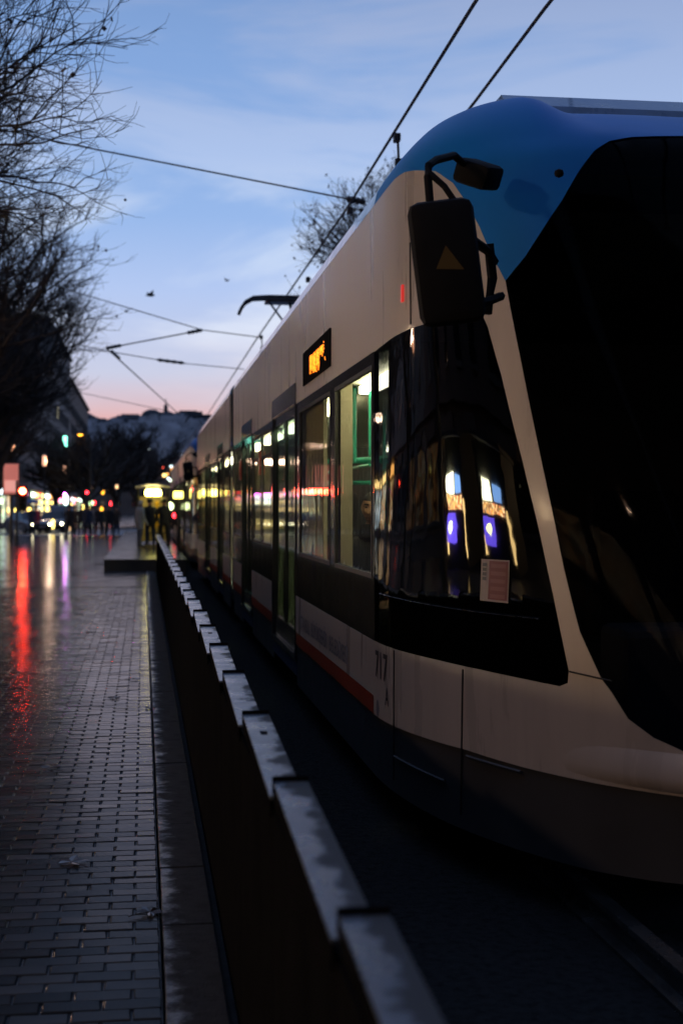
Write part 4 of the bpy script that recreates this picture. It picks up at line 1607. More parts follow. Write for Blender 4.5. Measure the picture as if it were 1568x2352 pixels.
MB().tube([(.4, 0, 1.0), (0, 0, 1.0)], .04, 6).build('bracket', M['palepole'], o)
p = P(160, 1040, 128)
o = empty('flag_pole', (p.x, p.y, 0))
tag(o, 'tall pale pole standing before the end of the dark building', 'pole')
MB().tube([(0, 0, 0), (0, 0, P(160, 955, 128).z)], [.14, .07], 9).build('shaft', M['palepole'], o, smooth=True)
MB().box(-.25, .25, -.25, .25, 0.002, .25, .03).build('foot', M['palepole'], o)

# tram stop shelter on the platform
M['shelterroof'] = mat('shelter_roof', (0.50, 0.48, 0.44), 0.35, var=0.1)
M['shelterglass'] = glass('shelter_glass', (0.55, 0.58, 0.55), 0.03)
sr = P(352, 1132, 49)
sh = empty('tram_shelter', (sr.x, sr.y, 0.30))
tag(sh, 'small tram stop shelter with curved pale roof and bright yellow lamp panel', 'shelter')
zl = sr.z - .30
prof = []
for k in range(9):
    a = -1 + 2 * k / 8
    prof.append((a * .60, zl + .33 - .10 * a * a))
prof += [(x, z - .05) for x, z in reversed(prof)]
MB().prism(prof, 'y', -.4, 4.2).build('roof', M['shelterroof'], sh)
for x in (-.52, .52):
    for y in (0, 3.8):
        MB().box(x - .03, x + .03, y - .03, y + .03, .001, zl + .16).build('post', M['pole'], sh)
MB().box(-.28, .28, -.12, .05, zl - .11, zl + .10, .05).build('lamp_panel', glow('shelter_lamp', (1.0, 0.88, 0.17), 20), sh)
MB().box(-.25, .25, .3, 3.6, zl + .13, zl + .16).build('ceiling_lamp', glow('shelter_ceiling_lamp', (1.0, 0.80, 0.36), 3.5), sh)
MB().box(-.535, -.52, .05, 3.75, .1, zl).build('glass_panel', M['shelterglass'], sh)
MB().box(.505, .52, 1.2, 3.75, .1, zl).build('glass_panel', M['shelterglass'], sh)
MB().box(-.48, .48, 3.70, 3.74, .1, 1.75).build('back_panel', mat('yellow_panel', (0.42, 0.33, 0.12), 0.5, var=0.1), sh)
MB().box(-.2, .45, 2.9, 3.3, .40, .45, .01).box(-.15, -.1, 3.0, 3.2, .001, .399).box(.35, .4, 3.0, 3.2, .001, .399).build('bench', M['pole'], sh)
p = P(390, 1163, 56)
o = empty('track_signal', (p.x, p.y, .30))
tag(o, 'small round white green lamp on a slim post between shelter and tram', 'signal')
MB().lathe([(.04, 0), (.03, p.z - .45)], 8).build('pole', M['pole'], o, smooth=True)
MB().lathe([(.02, -.16), (.12, -.1), (.15, 0), (.12, .1), (.02, .16)], 12, (0, 0, p.z - .3)).build('lamp_globe', glow('signal_lamp', (.85, 1.0, .45), 6), o, smooth=True)
# lit side opening at the rear of the first tram stop shelter: timetable light
p = P(414, 1136, 44)
o = empty('stop_light', (p.x - .05, p.y, .30))
tag(o, 'yellow lit stop light box on a post close to the second tram', 'sign')
MB().lathe([(.05, 0), (.04, p.z - .45)], 8).build('pole', M['pole'], o, smooth=True)
MB().box(-.16, .14, -.1, .1, p.z - .42, p.z - .20, .03).build('light_box', glow('stop_box', (1.0, .86, .16), 5), o)

# ------------------------------------------------------------------ bare trees
M['bark'] = mat('bark', (0.045, 0.038, 0.032), 0.9, var=0.35, vscale=7, bump=0.01, bscale=20)
M['twig'] = mat('twig', (0.040, 0.033, 0.029), 0.9, var=0.2, vscale=3)
M['dryleaf'] = mat('dry_leaf', (0.050, 0.032, 0.022), 0.8, var=0.3, vscale=6)


def tree(name, label, loc, seed, height=10.5, limbs=7, spread=1.0, droop=0.0, branches=9, twigs=8, fine=5, leaves=90, trunk_h=2.6, lean=(0, 0), reach=1.0, elev=(.25, .85), bl_rng=(.28, .48), group='bare street trees', first=None, thick=1.0, trunk_r=.17):
    r = random.Random(seed)
    root = empty(name, loc)
    tag(root, label, 'tree', group)
    T, C, Lf = MB(), MB(), MB()

    def vec(): return Vector((r.gauss(0, 1), r.gauss(0, 1), r.gauss(0, 1)))

    def grow(mb, p, d, length, rad, nseg, curv, trop, sides, tip=.25):
        pts, rads = [p.copy()], [rad]
        st = length / nseg
        for i in range(nseg):
            d = (d + vec() * curv + Vector((0, 0, trop))).normalized()
            p = p + d * st
            pts.append(p.copy())
            rads.append(max(rad * (1 - (1 - tip) * (i + 1) / nseg), .0022 * thick))
        mb.tube(pts, rads, sides, cap=False)
        return pts, rads

    def side(d, ang):
        s = vec().cross(d)
        if s.length < 1e-3: s = Vector((1, 0, 0)).cross(d)
        s.normalize()
        return (d * math.cos(ang) + s * math.sin(ang)).normalized()

    tp, tr = grow(T, Vector((0, 0, -.1)), Vector((lean[0], lean[1], 1)).normalized(), trunk_h + .1, trunk_r * thick ** .3, 5, .04, .1, 9, .75)
    top = tp[-1]
    for i in range(limbs):
        if first and i < len(first):
            d = Vector(first[i]).normalized()
        else:
            az = 2 * PI * (i + r.uniform(-.3, .3)) / limbs
            el = r.uniform(*elev) * spread
            d = Vector((math.sin(el) * math.cos(az), math.sin(el) * math.sin(az), math.cos(el)))
        ll = (height - trunk_h) * r.uniform(.55, .75) * reach
        start = tp[-1] if i % 2 == 0 else tp[-2].lerp(tp[-1], r.random())
        lp, lr = grow(T, start, d, ll, .085 * thick ** .3, 8, .09, .05 - droop, 6, .3)
        for b in range(branches):
            t = r.uniform(.22, 1.0)
            k = min(int(t * 8), 7)
            q = lp[k].lerp(lp[k + 1], t * 8 - k)
            dd = (lp[k + 1] - lp[k]).normalized()
            bl = r.uniform(*bl_rng) * (height - trunk_h) * (1.15 - t * .5)
            bp, br = grow(C, q, side(dd, r.uniform(.45, 1.0)), bl, .026 * thick, 7, .13, .06 - droop * 1.3, 4, .3)
            for w in range(twigs):
                t2 = r.uniform(.15, 1.0)
                k2 = min(int(t2 * 7), 6)
                q2 = bp[k2].lerp(bp[k2 + 1], t2 * 7 - k2)
                d2 = (bp[k2 + 1] - bp[k2]).normalized()
                wp, wr = grow(C, q2, side(d2, r.uniform(.4, 1.0)), r.uniform(.45, 1.1), .0095 * thick, 4, .16, .08 - droop, 3, .35)
                for f in range(fine):
                    t3 = r.uniform(.2, 1.0)
                    k3 = min(int(t3 * 4), 3)
                    q3 = wp[k3].lerp(wp[k3 + 1], t3 * 4 - k3)
                    d3 = (wp[k3 + 1] - wp[k3]).normalized()
                    fp, _ = grow(C, q3, side(d3, r.uniform(.3, .9)), r.uniform(.18, .45), .0048 * thick, 3, .2, .10 - droop, 3, .5)
                    if r.random() < leaves / (limbs * branches * twigs * fine):
                        e = fp[-1]
                        s = r.uniform(.03, .06)
                        if r.random() < .5:      # seed ball on its stalk
                            e = e - Vector((0, 0, .05))
                            oc = [e + Vector(v) * (s * .6) for v in ((1, 0, 0), (-1, 0, 0), (0, 1, 0), (0, -1, 0), (0, 0, 1), (0, 0, -1))]
                            Lf.add(oc, [(0, 2, 4), (2, 1, 4), (1, 3, 4), (3, 0, 4), (2, 0, 5), (1, 2, 5), (3, 1, 5), (0, 3, 5)])
                        else:
                            a, b2 = vec().normalized() * s * 1.2, vec().normalized() * s
                            Lf.add([e - a, e + b2, e + a * .8, e - b2 * .7], [(0, 1, 2), (0, 2, 3)])
    T.build('trunk', M['bark'], root, smooth='all', recalc=False)
    o = C.build('crown', M['twig'], root, smooth='all', recalc=False)
    o['kind'] = 'stuff'
    if Lf.v:
        o = Lf.build('leaves', M['dryleaf'], root, recalc=False)
        o['kind'] = 'stuff'
    return root


XT = -4.4
tree('bare_tree', 'nearest bare tree, drooping twigs arching in at the top left corner', (XT, 15.0, 0), 3, 12.8, limbs=11, spread=1.15, droop=.03, branches=15, twigs=10, fine=6, leaves=200, trunk_h=4.8, reach=.45, thick=.85, bl_rng=(.20, .36),
     first=[(1, .1, .62), (.95, -.25, .9), (.9, .5, .60), (.6, -.6, 1.0), (.6, .7, 1.0), (.8, .05, 1.3), (.7, .3, 1.6)])
FAN = [(.46, .1, 1), (.36, -.3, 1), (.36, .4, 1), (.26, 0, 1), (.14, .2, 1), (.56, .2, 1)]
UP = dict(limbs=9, branches=15, twigs=9, fine=5, elev=(.1, .5), reach=1.02, first=FAN, bl_rng=(.16, .30))
tree('bare_tree', 'second bare tree from the camera, seed balls on its upright twigs', (XT, 23.0, 0), 5, 11.2, leaves=300, thick=.95, **UP)
tree('bare_tree', 'third bare tree along the left side, thick tangle of upright twigs', (XT, 31.0, 0), 8, 10.8, leaves=160, thick=1.0, **UP)
tree('bare_tree', 'fourth bare tree along the left side, its crown leaning over the pavement', (XT, 39.0, 0), 12, 10.6, leaves=100, thick=1.1, **UP)
UP.update(fine=3, twigs=6, branches=8)
tree('bare_tree', 'fifth bare tree along the left side, widest of the dark crowns against the sky', (-5.3, 49.0, 0), 15, 10.8, leaves=60, thick=1.4, lean=(.08, 0), **UP)
tree('bare_tree', 'sixth bare tree along the left side, between the kerb lamps before the crossing', (-6.6, 60.0, 0), 18, 11.0, leaves=0, thick=1.5, lean=(.18, 0), spread=1.2, **UP)
tree('bare_tree', 'last bare tree before the crossing, small and dark in the row', (-7.9, 74.0, 0), 21, 11.4, leaves=0, thick=1.7, lean=(.2, 0), spread=1.2, **UP)
tree('bare_tree', 'brown bare tree rising behind the tram roof beside the overhead wire', (6.1, 33.0, 0), 31, 11.6, limbs=9, elev=(.1, .5), branches=14, twigs=10, fine=6, leaves=2600, thick=1.3, reach=.62, trunk_h=5.0, group='bare trees beyond the tram')
for i, (x, y, h, t) in enumerate([(-4.9, 128, 10.2, 'dark dense tree beyond the crossing, left of the distant tree clump'), (-2.6, 138, 11.5, 'tallest dark tree in the distant clump beyond the stop'),
                                  (-.6, 150, 11.6, 'dark tree at the right of the distant clump, before the hill'), (-8.2, 135, 9.5, 'dark tree close to the lit shops beyond the crossing')]):
    tree('dense_tree', t, (x, y, 0), 40 + i, h, limbs=9, spread=1.0, branches=10, twigs=7, fine=4, leaves=0, trunk_h=2.2, thick=5.0, group='dark trees beyond the crossing', trunk_r=.2)

# ------------------------------------------------------------------ hill and far town
def hill():
    r = random.Random(5)
    M['hill'] = mat('hill_wood', (0.035, 0.04, 0.05), 0.95, var=0.6, vscale=.02, dark=(0.015, 0.018, 0.024))
    bm = bmesh.new()
    nx, ny = 150, 34
    x0, x1, y0, y1 = -900, 900, 900, 2300
    def hgt(x, y):
        t = (y - y0) / (y1 - y0)
        ridge = 90 + 3.5 * math.sin(x * .006 + .8) + 2 * math.sin(x * .021 + 1) + 2.5 * math.sin(x * .057) + 1.5 * math.sin(x * .16) + 1.0 * math.sin(x * .41 + y)
        return ridge * (1.6 * t if t < .4 else .64 + .36 * math.sin((t - .4) / .6 * PI / 2)) * 1.32 - 2
    vs = [[bm.verts.new((x0 + (x1 - x0) * i / nx, y0 + (y1 - y0) * j / ny, hgt(x0 + (x1 - x0) * i / nx, y0 + (y1 - y0) * j / ny))) for i in range(nx + 1)] for j in range(ny + 1)]
    for j in range(ny):
        for i in range(nx):
            bm.faces.new((vs[j][i], vs[j][i + 1], vs[j + 1][i + 1], vs[j + 1][i]))
    me = bpy.data.meshes.new('hill')
    bm.to_mesh(me)
    bm.free()
    me.materials.append(M['hill'])
    tag(link('hill', me), kind='structure')
    # houses spread over the hillside, far too many and small to count
    M['hillhouse'] = mat('hill_house', (0.36, 0.36, 0.38), 0.9, var=0.5, vscale=.05)
    mb = MB()
    for k in range(2600):
        x, y = r.uniform(-420, 420), r.uniform(920, 2200)
        z = hgt(x, y)
        w, d, h = r.uniform(4, 8), r.uniform(4, 8), r.uniform(4, 11)
        mb.box(x - w, x + w, y - d, y + d, z - 4, z + h)
    o = mb.build('hillside_houses', M['hillhouse'], None, recalc=False)
    tag(o, 'pale houses covering the distant dark hillside below the skyline', 'houses', kind='stuff')
    mb = MB()
    for k in range(420):
        x, y = r.uniform(-420, 420), r.uniform(1750, 2290)
        z = hgt(x, y)
        w = r.uniform(6, 16)
        mb.lathe([(w * .5, -3), (w, w * .35), (w * .8, w * .8), (w * .3, w * 1.05)], 7, (x, y, z))
    o = mb.build('ridge_wood', M['hill'], None, recalc=False)
    tag(o, 'dark wood along the ridge of the distant hill', 'wood', kind='stuff')
    p = P(381, 962, 1900)
    o = empty('ridge_tower', (p.x, p.y, p.z - 12))
    tag(o, 'slim dark tower standing on the ridge of the distant hill', 'tower')
    MB().lathe([(5, 0), (4.5, 14), (6.0, 15), (6.0, 17), (3.2, 18), (2.6, 30), (.8, 31.5), (.5, 39)], 8).build('shaft', M['hill'], o)
    for i, (px, py, t) in enumerate([(432, 962, 'broad flat topped block on the far ridge, right of the slim tower'), (300, 965, 'long low block on the far ridge, left of the slim tower'), (445, 964, 'stepped block on the far ridge beside the tram roofline')]):
        p = P(px, py, 1950)
        b = empty('ridge_building', (p.x, p.y, p.z - 15))
        tag(b, t, 'building', 'buildings on the far ridge')
        MB().box(-16, 16, -8, 8, 0, 21).build('wall', M['hill'], b)
        MB().box(-12, 12, -6, 6, 21, 26 if i != 1 else 23).build('roof', M['hill'], b)
    G = [glow('far_light_a', (1, .7, .35), 5), glow('far_light_b', (.85, .95, 1), 5)]
    for gi in (0, 1):
        mb = MB()
        for k in range(45):
            x, y = r.uniform(-150, 200), r.uniform(930, 1300)
            z = hgt(x, y) + r.uniform(4, 9)
            mb.box(x - .8, x + .8, y - 16, y - 14, z - .8, z + .8)
        o = mb.build('hillside_lights', G[gi])
        tag(o, ('warm' if gi == 0 else 'white') + ' pin prick lights scattered low on the distant hillside', 'lights', kind='stuff')


hill()

# ------------------------------------------------------------------ overhead line
def wire(name, label, pts, rad, parent=None, cat='wire', group='overhead wires'):
    mb = MB().tube(pts, rad, 6)
    o = mb.build(name, M['wire'], parent, smooth=True)
    if parent is None: tag(o, label, cat, group)
    return o


ZW = 5.63
cw1 = wire('contact_wire', 'left contact wire running above the middle of the trams', [(2.57, -20, ZW), (2.58, 11, ZW), (2.66, 18.5, ZW - .02), (2.62, 33.7, ZW - .03), (2.7, 62, ZW - .03), (2.62, 100, ZW), (2.66, 200, ZW)], .017)
wire('contact_wire', 'right contact wire crossing the sky above the blue cab roof', [(3.11, -20, ZW), (3.16, 11, ZW), (3.21, 13.6, ZW), (3.4, 34, ZW), (3.6, 62, ZW), (4.4, 200, ZW)], .017)
# clamps hanging on the contact wire
for (x, y, D, t, kind) in [(911, 318, 15.4, 'wire clamp with short dropper where the near tree meets the wire', 1), (803, 485, 18.4, 'lower wire clamp by the insulator bracket over the tram roof', 0),
                           (707, 643, 25.0, 'small wire clamp just above the pantograph', 0), (600, 775, 33.7, 'wire clamp at the end of the delta span wire', 1)]:
    p = P(x, y, D)
    mb = MB().box(p.x - .035, p.x + .035, p.y - .06, p.y + .06, p.z - .04, p.z + .05, .012)
    if kind: mb.tube([(p.x + .01, p.y, p.z), (p.x + .02, p.y, p.z - .24)], .016, 6).box(p.x - .02, p.x + .06, p.y - .03, p.y + .03, p.z - .30, p.z - .22)
    o = mb.build('wire_clamp', M['steel'])
    tag(o, t, 'wire clamp', 'clamps on the contact wire')


def span(label, pts, rad=.011, insul=()):
    p0 = Vector(pts[0])
    root = empty('span_wire', p0)
    tag(root, label, 'wire', 'span wires across the street')
    MB().tube([Vector(p) - p0 for p in pts], rad, 6).build('wire', M['wire'], root, smooth=True)
    for a, b in insul:
        a, b = Vector(a) - p0, Vector(b) - p0
        n = 9
        prof = []
        mb = MB()
        ps = [a.lerp(b, i / (n - 1)) for i in range(n)]
        rd = [.02 if i in (0, n - 1) else (.05 if i % 2 else .035) for i in range(n)]
        mb.tube(ps, rd, 7).build('insulator', M['steel'], root, smooth=True)


def along(a, b, t): return Vector(a).lerp(Vector(b), t)


a0, a1 = P(-420, 205, 21.5), P(800, 457, 18.5)
span('long taut span wire crossing the sky from the near trees to the tram roof', [a0, P(160, 331, 19.6), P(480, 394, 19.0), a1, P(838, 464, 18.4)], .011, [(P(795, 456, 18.5), P(838, 464, 18.4))])
d1, d2, d3, d4 = P(205, 680, 33.7), P(465, 758, 33.7), P(600, 775, 33.7), P(244, 800, 33.9)
span('upper span wire of the delta, sloping from the trees to the clamp', [P(-150, 575, 34.2), d1, d2, d3], .012)
span('short dark tie between the two corners of the wire delta', [d2, d4], .016, [(d2, along(d2, d4, .16)), (along(d2, d4, .84), d4)])
span('lower span wire of the delta carrying a long dark insulator', [P(60, 765, 35.5), P(244, 806, 36), P(395, 832, 38), P(560, 848, 40.5)], .012, [(P(360, 826, 37.5), P(424, 834, 38.3))])
span('slanting wire dropping from the delta corner towards the hill', [d4, P(262, 815, 34.5), P(415, 955, 60)], .017, [(P(256, 806, 34.2), P(275, 824, 35.5))])
span('faint far span wire low over the pink sky', [P(100, 885, 70), P(200, 905, 70), P(390, 945, 68)], .015)

# ------------------------------------------------------------------ birds
M['bird'] = mat('bird_feathers', (0.05, 0.05, 0.055), 0.9, var=0.2)
for i, (x, y, s, t) in enumerate([(346, 679, 1.0, 'larger of the two birds flying over the span wire'), (290, 715, .8, 'smaller lower bird flying left of the span wire'), (521, 645, .55, 'tiny far bird alone in the middle of the sky')]):
    p = P(x, y, 60)
    o = empty('bird', p, .4 + i)
    o.scale = (s * .8,) * 3
    tag(o, t, 'bird', 'birds in the sky')
    MB().tube([(-.26, 0, 0), (-.16, 0, .01), (0, 0, .02), (.12, 0, .03), (.2, 0, .05), (.25, 0, .04)], [.03, .06, .085, .07, .045, .012], 8).build('body', M['bird'], o, smooth=True)
    for sg in (-1, 1):
        MB().prism([(.10, 0), (.06, sg * .25), (-.02, sg * .52), (-.12, sg * .24), (-.12, 0)], 'z', .02, .035).build('wing', M['bird'], o).rotation_euler = (sg * R(24), 0, 0)

# ------------------------------------------------------------------ people
M['skin'] = mat('skin', (0.42, 0.23, 0.14), 0.55, var=0.08)
M['hair'] = mat('hair', (0.012, 0.010, 0.009), 0.6, var=0.2, vscale=20)
COATS = {'black': (0.015, 0.015, 0.017), 'grey': (0.16, 0.16, 0.17), 'navy': (0.02, 0.03, 0.06), 'yellow': (0.60, 0.36, 0.02), 'brown': (0.06, 0.04, 0.03), 'red': (0.30, 0.03, 0.03), 'pale': (0.42, 0.40, 0.37), 'green': (0.03, 0.05, 0.035)}
for k, c in COATS.items(): M['coat_' + k] = mat(k + '_cloth', c, 0.9, var=0.2, vscale=6)


def skin_mesh(name, joints, bones, mats, assign, root=0, sub=1):
    me = bpy.data.meshes.new(name)
    me.from_pydata([j[0] for j in joints], bones, [])
    o = bpy.data.objects.new(name, me)
    COL.objects.link(o)
    o.modifiers.new('skin', 'SKIN')
    if not me.skin_vertices:
        me.attributes.new('skin', 'FLOAT2', 'POINT') if False else None
    sv = me.skin_vertices[0].data
    for v, j in zip(sv, joints):
        v.radius = j[1] if isinstance(j[1], tuple) else (j[1], j[1])
        v.use_root = False
    sv[root].use_root = True
    ss = o.modifiers.new('sub', 'SUBSURF')
    ss.levels = ss.render_levels = sub
    bpy.context.view_layer.update()
    out = bpy.data.meshes.new_from_object(o.evaluated_get(bpy.context.evaluated_depsgraph_get()))
    bpy.data.objects.remove(o)
    out.materials.clear()
    for m in mats: out.materials.append(m)
    for p in out.polygons:
        p.material_index = assign(p.center)
        p.use_smooth = True
    return out


def walker(coat, legs, stride, arm, hood=False, tall=1.0):
    s = stride
    J = [((0, 0, .95), .135), ((0, 0, 1.12), (.15, .115)), ((0, 0, 1.32), (.185, .125)), ((0, 0, 1.45), (.10, .085)), ((0, -.01, 1.53), .058), ((0, -.03, 1.62), .098), ((0, -.03, 1.72), .085),
         ((.19, 0, 1.40), .065), ((.25, .02 + .05 * arm, 1.13), .052), ((.25, -.08 + .12 * arm, .90), .042), ((.24, -.12 + .14 * arm, .80), .04),
         ((-.19, 0, 1.40), .065), ((-.25, .02 - .05 * arm, 1.13), .052), ((-.25, -.08 - .12 * arm, .90), .042), ((-.24, -.12 - .14 * arm, .80), .04),
         ((.10, 0, .86), .105), ((.11, -.10 * s, .50), .072), ((.11, -.20 * s + .02, .10), .05), ((.11, -.20 * s - .12, .045), .045),
         ((-.10, 0, .86), .105), ((-.11, .04 * s, .50), .072), ((-.11, .26 * s, .14), .05), ((-.11, .26 * s - .10, .05), .045)]
    J = [((a[0] * 1, a[1], a[2] * tall), r) for a, r in J]
    B = [(0, 1), (1, 2), (2, 3), (3, 4), (4, 5), (5, 6), (2, 7), (7, 8), (8, 9), (9, 10), (2, 11), (11, 12), (12, 13), (13, 14), (0, 15), (15, 16), (16, 17), (17, 18), (0, 19), (19, 20), (20, 21), (21, 22)]

    def asg(c):
        z = c.z / tall
        if z > 1.50: return 0 if hood else 2
        if z < .84 and abs(c.x) > .2: return 2
        if z > .66: return 0
        return 1
    return skin_mesh('person', J, B, [M['coat_' + coat], M['coat_' + legs], M['skin']], asg)


def hair_mesh(tall=1.0):
    mb = MB()
    mb.lathe([(.100, -.02), (.106, .04), (.092, .09), (.05, .125), (.005, .135)], 12, (0, .012 - .03, 1.63 * tall))
    return mb.mesh('hair', M['hair'], smooth='all')


PM = {}


def person(px, py_feet, D, coat, legs, stride, label, rz=0.0, hood=False, zbase=0.0, group='people at the crossing', tall=1.0):
    key = (coat, legs, stride, hood, tall)
    if key not in PM: PM[key] = (walker(coat, legs, stride, stride, hood, tall), hair_mesh(tall))
    p = P(px, py_feet, D)
    o = link('person', PM[key][0], None, (p.x, p.y, zbase + .002), rz)
    tag(o, label, 'person', group)
    if not hood: link('hair', PM[key][1], o)
    return o


for a in [(160, 1232, 80, 'black', 'black', .8, 'person in a black coat at the left end of the dark group at the crossing', .2),
          (172, 1232, 82, 'brown', 'black', 1.0, 'person in a brown coat striding, second from the left in the crossing group', 2.8),
          (187, 1232, 83, 'black', 'navy', .5, 'person in black coat and navy trousers under the column of amber lamps', 3.3),
          (202, 1232, 79, 'navy', 'black', .7, 'person in a navy coat in the middle of the crossing group', .1),
          (213, 1232, 84, 'grey', 'black', .9, 'person in a grey coat in the crossing group, beside the navy coat', 3.0),
          (227, 1232, 81, 'black', 'brown', .6, 'person in a black coat and brown trousers right of the middle of the crossing', .4),
          (240, 1232, 83, 'green', 'black', .8, 'person in a dark green coat nearing the platform from the crossing', 2.9),
          (252, 1232, 78, 'black', 'black', 1.1, 'person in black with the longest stride, near the platform corner', .3),
          (268, 1232, 84, 'brown', 'navy', .7, 'person in a brown coat standing rightmost in the crossing group', 3.2),
          (84, 1228, 86, 'red', 'black', .6, 'person in red beside the blue umbrella, left of the crossing', .5),
          (74, 1230, 84, 'navy', 'black', .5, 'person in navy holding a blue umbrella at the left of the crossing', .3)]:
    person(*a)
p = P(74, 1186, 84)
u = empty('umbrella', (p.x, p.y, 1.28))
tag(u, 'open blue umbrella held over the person in navy', 'umbrella')
M['umb'] = mat('umbrella_blue', (0.02, 0.06, 0.20), 0.5, var=0.1)
MB().lathe([(.52, .60), (.40, .74), (.22, .83), (.02, .87)], 9).build('canopy', M['umb'], u)
MB().tube([(0, 0, -.1), (0, 0, .93)], .012, 6).build('shaft', M['pole'], u)
person(322, 1215, 47.5, 'pale', 'grey', .4, 'person in a pale hooded coat waiting at the left post of the shelter', 2.0, True, .30, 'people at the tram stop', .93)
person(361, 1215, 50.5, 'yellow', 'black', .5, 'person in a bright yellow coat inside the tram shelter', .1, True, .30, 'people at the tram stop', .92)
person(376, 1215, 49.0, 'black', 'black', .4, 'person in a black coat standing right of the yellow coat', .4, False, .30, 'people at the tram stop', .95)
person(345, 1215, 48.5, 'black', 'navy', .3, 'person in a black coat standing left of the yellow coat', 3.6, False, .30, 'people at the tram stop', .95)
bg = P(330, 1200, 47.3)

# passengers in the tram: one with a visible face, one hooded
def face_head(scale=1.0):
    """a head with brow, eye sockets, nose, lips, chin and ears; faces -y"""
    mb = MB()
    nu, nv = 40, 34
    def g(a, b, s): return math.exp(-((a * a) + (b * b)) / (2 * s * s))
    vs, cols = [], []
    for j in range(nv + 1):
        th = PI * j / nv
        for i in range(nu):
            ph = 2 * PI * i / nu
            x, y, z = math.sin(th) * math.sin(ph), -math.sin(th) * math.cos(ph), math.cos(th)
            X, Y, Z = x * .076, y * .096, z * .122
            if Z < 0:                      # jaw narrows
                k = 1 - .30 * (-Z / .122) ** 1.6
                X *= k
                Y = Y * (1 - .12 * (-Z / .122)) - .010 * (-Z / .122)
            front = max(0.0, -y)
            f = 0.0
            f += .028 * g(X / .011, (Z + .012) / .024, 1)        # nose
            f += .010 * g(X / .016, (Z + .030) / .010, 1)        # nose tip
            f -= .013 * (g((X - .031) / .017, (Z - .018) / .012, 1) + g((X + .031) / .017, (Z - .018) / .012, 1))   # sockets
            f += .006 * g(X / .05, (Z - .040) / .010, 1)         # brow
            f += .008 * g(X / .022, (Z + .060) / .009, 1)        # lips
            f -= .005 * g(X / .03, (Z + .075) / .008, 1)
            f += .010 * g(X / .022, (Z + .100) / .014, 1)        # chin
            f += .004 * (g((X - .045) / .02, (Z + .015) / .02, 1) + g((X + .045) / .02, (Z + .015) / .02, 1))
            Y -= f * front ** 1.5
            e = g((abs(X) - .074) / .012, (Z) / .026, 1) * g(0, (Y - .012) / .016, 1)
            X += math.copysign(.014 * e, X)
            vs.append((X * scale, Y * scale, Z * scale))
    fs, mi = [], []
    for j in range(nv):
        for i in range(nu):
            k = (i + 1) % nu
            f = (j * nu + i, (j + 1) * nu + i, (j + 1) * nu + k, j * nu + k)
            c = [sum(vs[q][a] for q in f) / 4 / scale for a in range(3)]
            m = 0
            hairline = .066 + .05 * (abs(c[0]) / .076) ** 2 * -1
            if c[2] > .062 and c[1] < .0 or (c[1] >= -.012 + .0 and c[2] > -.045 and c[1] > .018) or (c[2] > .03 and c[1] > -.02): m = 1
            if c[1] < -.05 and abs(c[2] - .040) < .006 and .012 < abs(c[0]) < .050: m = 1      # eyebrows
            if c[1] < -.05 and abs(c[2] - .017) < .006 and .018 < abs(c[0]) < .043: m = 2      # eyes
            if c[1] < -.05 and abs(c[2] + .061) < .004 and abs(c[0]) < .024: m = 3             # mouth
            if c[2] < -.050 and c[1] < -.03 and m == 0 and (c[2] < -.072 or abs(c[0]) > .03): m = 4   # stubble
            fs.append(f)
            mi.append(m)
    return vs, fs, mi


M['eye'] = mat('eyes', (0.03, 0.025, 0.022), 0.25)
M['lip'] = mat('lips', (0.30, 0.14, 0.095), 0.5)
M['stubble'] = mat('stubble', (0.26, 0.15, 0.10), 0.7, var=0.2, vscale=40)


